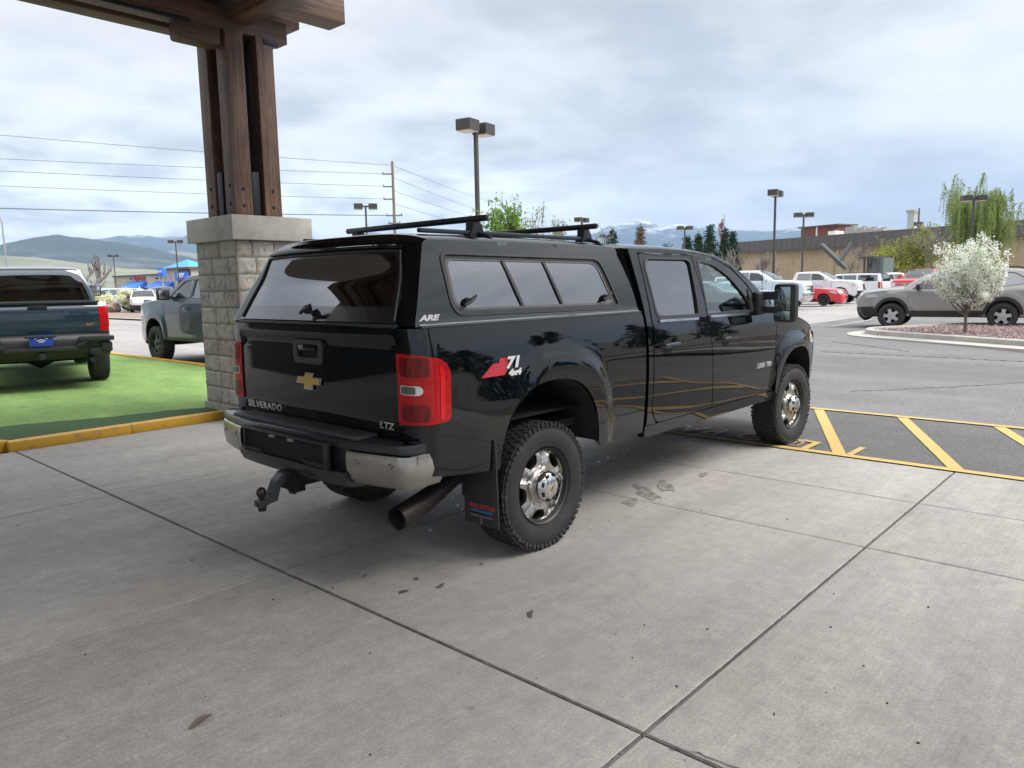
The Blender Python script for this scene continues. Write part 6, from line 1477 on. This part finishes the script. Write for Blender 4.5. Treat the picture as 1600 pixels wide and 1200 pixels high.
# the blossoming tree on the island
rg = random.Random(21); q = gp(1508, 520, zi+.13); bt = empty('blossom_tree', tuple(q), 0, 'small white blossoming tree on the pink gravel island', 'tree')
segs, tips = [], []
segs.append(([Vector((0,0,0)), Vector((.01,.0,.2)), Vector((0,.01,.42))], [.045,.038,.034], 0))
rgt = Vector((_r2.x, _r2.y, 0)).normalized()
for k in range(15):
    az = k*2.4; el_ = rg.uniform(.15, 1.35) if k else 1.5; Lb = .70 if el_ > 1 else .62
    d = Vector((math.cos(az)*math.cos(el_), math.sin(az)*math.cos(el_), math.sin(el_)))
    z0 = .30+.25*rg.random()+.15*(el_ > .9)
    grow(rg, Vector((0,0,z0)), d, Lb*rg.uniform(.85, 1.25), .022, 1, 3, segs, tips, .55, .22, (2, 4), .68, .12)
for k in range(16):
    az = k*2.4; r0_ = .10+.036*k; b0 = Vector((math.cos(az)*r0_, math.sin(az)*r0_, .9+.04*(k % 5))); t0_ = b0+Vector((math.cos(az)*.14, math.sin(az)*.14, rg.uniform(.75, 1.25)*(1.15-.35*r0_)))
    pts0 = [b0.lerp(t0_, i/6) for i in range(7)]; segs.append((pts0, [.010-.001*i for i in range(7)], 3)); tips.append((pts0, 3))
wood_mesh(segs, bt, BARK)
pts_ = []; grn = []
for pp, lv in tips:
    for i in range(len(pp)-1):
        for _ in range(9 if lv == 3 else 5):
            c = pp[i]+(pp[i+1]-pp[i])*rg.random()
            if c.z < .30: continue
            pts_.append((c+Vector((rg.gauss(0,.022), rg.gauss(0,.022), rg.gauss(0,.022))), 1.)); 
            if rg.random() < .35: grn.append((c+Vector((rg.gauss(0,.03), rg.gauss(0,.03), rg.gauss(0,.03))), 1.))
leaf_mesh('blossom', pts_, BLOS, bt, .040, rg, 5, 0, 1.1); leaf_mesh('leaves', grn, FRESH, bt, .034, rg, 2)
# two blossoming shrubs on the left strip
for (px, w_, h_, lab) in ((149, 2.5, 2.2, 'cream blossoming shrub just right of the dark blue pickup mirror'), (196, 2.6, 2.3, 'cream blossoming shrub in front of the pale blue wagon')):
    q = at_ground(px, 57); e = empty('blossom_shrub', (q.x, q.y, 0), 0, lab, 'shrub'); segs, tips = [], []; rg = random.Random(px)
    for k in range(9):
        az = k*2.4; el_ = rg.uniform(.7, 1.4); grow(rg, Vector((0,0,.1)), Vector((math.cos(az)*math.cos(el_), math.sin(az)*math.cos(el_), math.sin(el_))), h_*.40, .04, 1, 3, segs, tips, .6, .2, (2,4), .66)
    wood_mesh(segs, e, BARK, .01, 'stems')
    leaf_mesh('blossom', [(pp[i]+(pp[i+1]-pp[i])*rg.random(), 1.) for pp, lv in tips for i in range(4) for _ in range(5)], CREAM, e, .13, rg, 2)
    leaf_mesh('leaves', [(pp[i]+(pp[i+1]-pp[i])*rg.random(), 1.) for pp, lv in tips for i in range(4)], FRESH, e, .06, rg, 1)
# bare trees
def bare(px, d, H, label, seed, nm='bare_tree', grp='bare trees', m=GBARK, buds=None, spread=.55, maxl=4, wide=1., nb=(3,4), minr=.012, z=0., br=.10, bs=.10, bper=2, up=.25):
    q = at_ground(px, d); e = empty(nm, (q.x, q.y, z), 0, label, 'tree', grp); rg = random.Random(seed); segs, tips = [], []
    grow(rg, Vector((0,0,0)), Vector((0,0,1)), H*.34, H*.017+.02, 0, maxl, segs, tips, spread, up, nb, .74*wide, .12)
    zm = max(p_.z for s_ in segs for p_ in s_[0]); k = H/zm
    segs = [([p_*k for p_ in a], [max(r*1., minr) for r in b], l) for a, b, l in segs]; tips = [([p_*k for p_ in a], l) for a, l in tips]
    wood_mesh(segs, e, m, minr)
    if buds:
        pts_ = [(pp[i]+(pp[i+1]-pp[i])*rg.random()+Vector((rg.gauss(0,br), rg.gauss(0,br), rg.gauss(0,br))), 1.) for pp, lv in tips for i in range(4)]
        leaf_mesh('leaves', pts_, buds, e, bs, rg, bper)
    return e
bare(143, 92, 6.3, 'bare tall tree behind the dark blue pickup', 3, minr=.035)
bare(1147, 92, 5.6, 'bare grey tree at the left end of the warehouse', 5, minr=.03); bare(1120, 88, 4.8, 'bare grey tree left of the warehouse end, before the conifers', 15, minr=.03); bare(1090, 94, 4.6, 'bare grey tree in front of the two left conifers', 25, minr=.03)
bare(1194, 84, 4.9, 'bare spreading tree in front of the warehouse, behind the first lamp', 7, minr=.025, spread=.8); bare(1338, 76, 5.2, 'bare spreading tree behind the grey crossed beams', 9, minr=.025, spread=.8)
bare(1466, 70, 6.4, 'twiggy brown tree between the yellow-green tree and the willow', 12, minr=.025, buds=TWIG, bs=.06, bper=1, nb=(3,4), spread=.7)
bare(1425, 72, 6.6, 'yellow-green leafing tree in front of the warehouse', 13, 'leafing_tree', 'spring trees before the warehouse', BARK, YEL, .62, 4, nb=(3,5), minr=.02, br=.22, bs=.16, bper=3, up=.1)
bare(1398, 71, 4.6, 'low yellow-green bush left of the leafing tree', 31, 'leafing_tree', 'spring trees before the warehouse', BARK, YEL, .7, 3, nb=(4,5), minr=.02, br=.25, bs=.16, bper=3, up=.1)
# sparse young trees just behind the truck
bare(812, 21, 4.05, 'thin young tree with fresh green leaves, left of the pair behind the truck', 44, 'young_tree', 'young trees behind the truck', BARK, FRESH, .42, 3, nb=(4,5), minr=.006, br=.07, bs=.075, bper=5, up=.35)
bare(872, 23, 4.05, 'thin young olive-green tree, right of the pair behind the truck', 47, 'young_tree', 'young trees behind the truck', BARK, TWIG, .45, 4, nb=(4,4), minr=.006, br=.07, bs=.06, bper=2, up=.35)
bare(936, 24, 3.55, 'slim sapling with a few leaves beyond the second rack bar', 51, 'young_tree', 'young trees behind the truck', BARK, FRESH, .25, 2, nb=(2,3), minr=.006, br=.04, bs=.05, bper=2, up=.5)
bare(762, 20, 3.45, 'short leafy sapling beside the tall lamp pole', 52, 'young_tree', 'young trees behind the truck', BARK, FRESH, .3, 2, nb=(2,3), minr=.006, br=.05, bs=.055, bper=3, up=.5)
# willow
q = at_ground(1515, 74); wt = empty('weeping_willow', (q.x, q.y, 0), 0, 'tall weeping willow with pale new leaves against the sky', 'tree'); rg = random.Random(61); segs, tips = [], []
HW_ = height_at(1500, 270, 74)
grow(rg, Vector((0,0,0)), Vector((0,0,1)), HW_*.36, .38, 0, 3, segs, tips, .55, .45, (4,5), .70, .14)
zm = max(p_.z for s_ in segs for p_ in s_[0]); xm = max(abs(p_.dot(rgt)) for s_ in segs for p_ in s_[0]); kz, kx = HW_*.97/zm, 3.3/xm
sq = lambda p_: Vector((p_.x*kx, p_.y*kx, p_.z*kz))
segs = [([sq(p_) for p_ in a], b, l) for a, b, l in segs]; tips = [([sq(p_) for p_ in a], l) for a, l in tips]
strands = []; lv_ = []
for pp, l in tips:
    for _ in range(13):
        i = rg.randint(1, 4); p0 = pp[i]; L_ = rg.uniform(.8, 4.4)*min(1, p0.z/6); dr = Vector((rg.gauss(0,.28), rg.gauss(0,.28), 0)); n = 9
        pts_ = [p0+dr*(t/n)**.6*1.3+Vector((0,0,.25*math.sin(PI*min(1,t/3))-L_*(t/n)**1.3)) for t in range(n+1)]
        strands.append((pts_, [.010]*(n+1), 3)); lv_ += [(pts_[t]+(pts_[min(n,t+1)]-pts_[t])*rg.random()+Vector((rg.gauss(0,.05), rg.gauss(0,.05), 0)), 1.) for t in range(1, n+1) for _ in range(3)]
wood_mesh(segs, wt, GBARK, .02); wood_mesh(strands, wt, mat('willow_twig', (.22,.24,.10), .9), .008, 'hanging_twigs'); leaf_mesh('leaves', lv_, WIL, wt, .10, rg, 1, 0, 2.2)
# conifers
def conifer(px, py, d, wdt, label, m, seed, z=0., nm='conifer', dens=1.):
    q = at_ground(px, d); H = height_at(px, py, d); e = empty(nm, (q.x, q.y, z), 0, label, 'tree', 'conifers beyond the truck'); rg = random.Random(seed)
    MB().tube([(0,0,0), (0,0,H*.97)], [H*.02, .03], 6).build('trunk', BARK, e); lp = []; br = []
    n = int(H*3.0)
    for i in range(n):
        z_ = H*(.12+.87*i/n); rad = 1.35*wdt*(1-(i/n))**1.0*rg.uniform(.70, 1.15)+.06
        for k in range(9):
            a = rg.uniform(0, 6.3); R1 = rad*rg.uniform(.6, 1.15); m_ = max(3, int(R1*5*dens))
            p1 = Vector((math.cos(a)*R1, math.sin(a)*R1, z_-R1*.25+rg.gauss(0,.1)))
            br.append(([Vector((0,0,z_)), p1], [.03,.012], 3))
            for t in range(m_):
                f = (t+rg.random())/m_; f = .25+.75*f; lp.append((Vector((0,0,z_)).lerp(p1, f)+Vector((rg.gauss(0,.10), rg.gauss(0,.10), rg.gauss(0,.08)-.06)), .45+.6*(1-f)+.25*(1-i/n)))
    wood_mesh(br, e, BARK, .012, 'branches'); leaf_mesh('crown', lp, m, e, .30, rg, 3, .3, 1.7); return e
conifer(957, 358, 95, 2.0, 'rounded dark conifer, leftmost beyond the camper shell', NEED, 1); conifer(1000, 352, 100, 2.3, 'rusty brown larch standing before the snowy mountain', RUST, 2, nm='larch')
conifer(1073, 368, 96, 3.0, 'broad dark conifer under a lamp', NEED, 3); conifer(1108, 350, 105, 2.6, 'tallest dark conifer left of the warehouse', NEED, 4); conifer(1132, 357, 108, 2.0, 'slim conifer right of the tallest one', NEED, 5); conifer(1144, 360, 110, 1.8, 'slim conifer closest to the warehouse roof', NEED, 6)
conifer(1042, 382, 92, 1.6, 'low dark conifer between the larch and the broad conifer', NEED, 7); conifer(1090, 366, 99, 2.0, 'conifer between the broad one and the tallest one', NEED, 8)
# trees and a ridge that stand outside the frame, seen mirrored in the truck
for k in range(14):
    q = Vector((9+3.3*k, -25-1.5*(k % 3), 0)); H = 5.2+(k*37 % 5)*.9
    e = empty('conifer', tuple(q), 0, 'dark conifer in the row at the right of the lot, outside the photo', 'tree', 'conifers right of the lot'); rg = random.Random(k+90); lp = []
    for i in range(26):
        z_ = H*(.1+.88*i/26); rad = 1.5*(1-i/26)**.9+.08
        for _ in range(16): a = rg.uniform(0, 6.3); R1 = rad*rg.uniform(.3, 1.1); lp.append((Vector((math.cos(a)*R1, math.sin(a)*R1, z_-R1*.2)), 1.))
    leaf_mesh('crown', lp, NEED, e, .42, rg, 1, .3, 1.4); MB().tube([(0,0,0), (0,0,H)], [.25,.03], 6).build('trunk', BARK, e)
# ------------------------------------------------------------------ air
hz = MB().box((0, 0, 600-1), (24000, 24000, 1200)); ho = mk('haze', [v for v in hz.v], hz.f, [], None, None)
hm = bpy.data.materials.new('air'); hm.use_nodes = True; t = hm.node_tree; t.nodes.clear(); o_ = nn(t, 'ShaderNodeOutputMaterial'); pv_ = nn(t, 'ShaderNodeVolumePrincipled')
pv_.inputs['Color'].default_value = (.48,.70,1,1); pv_.inputs['Density'].default_value = 8.5e-5; pv_.inputs['Anisotropy'].default_value = .2
t.links.new(pv_.outputs[0], o_.inputs['Volume']); ho.data.materials.append(hm); setp(ho, 'thin blue haze filling the valley air', 'haze', kind='stuff')
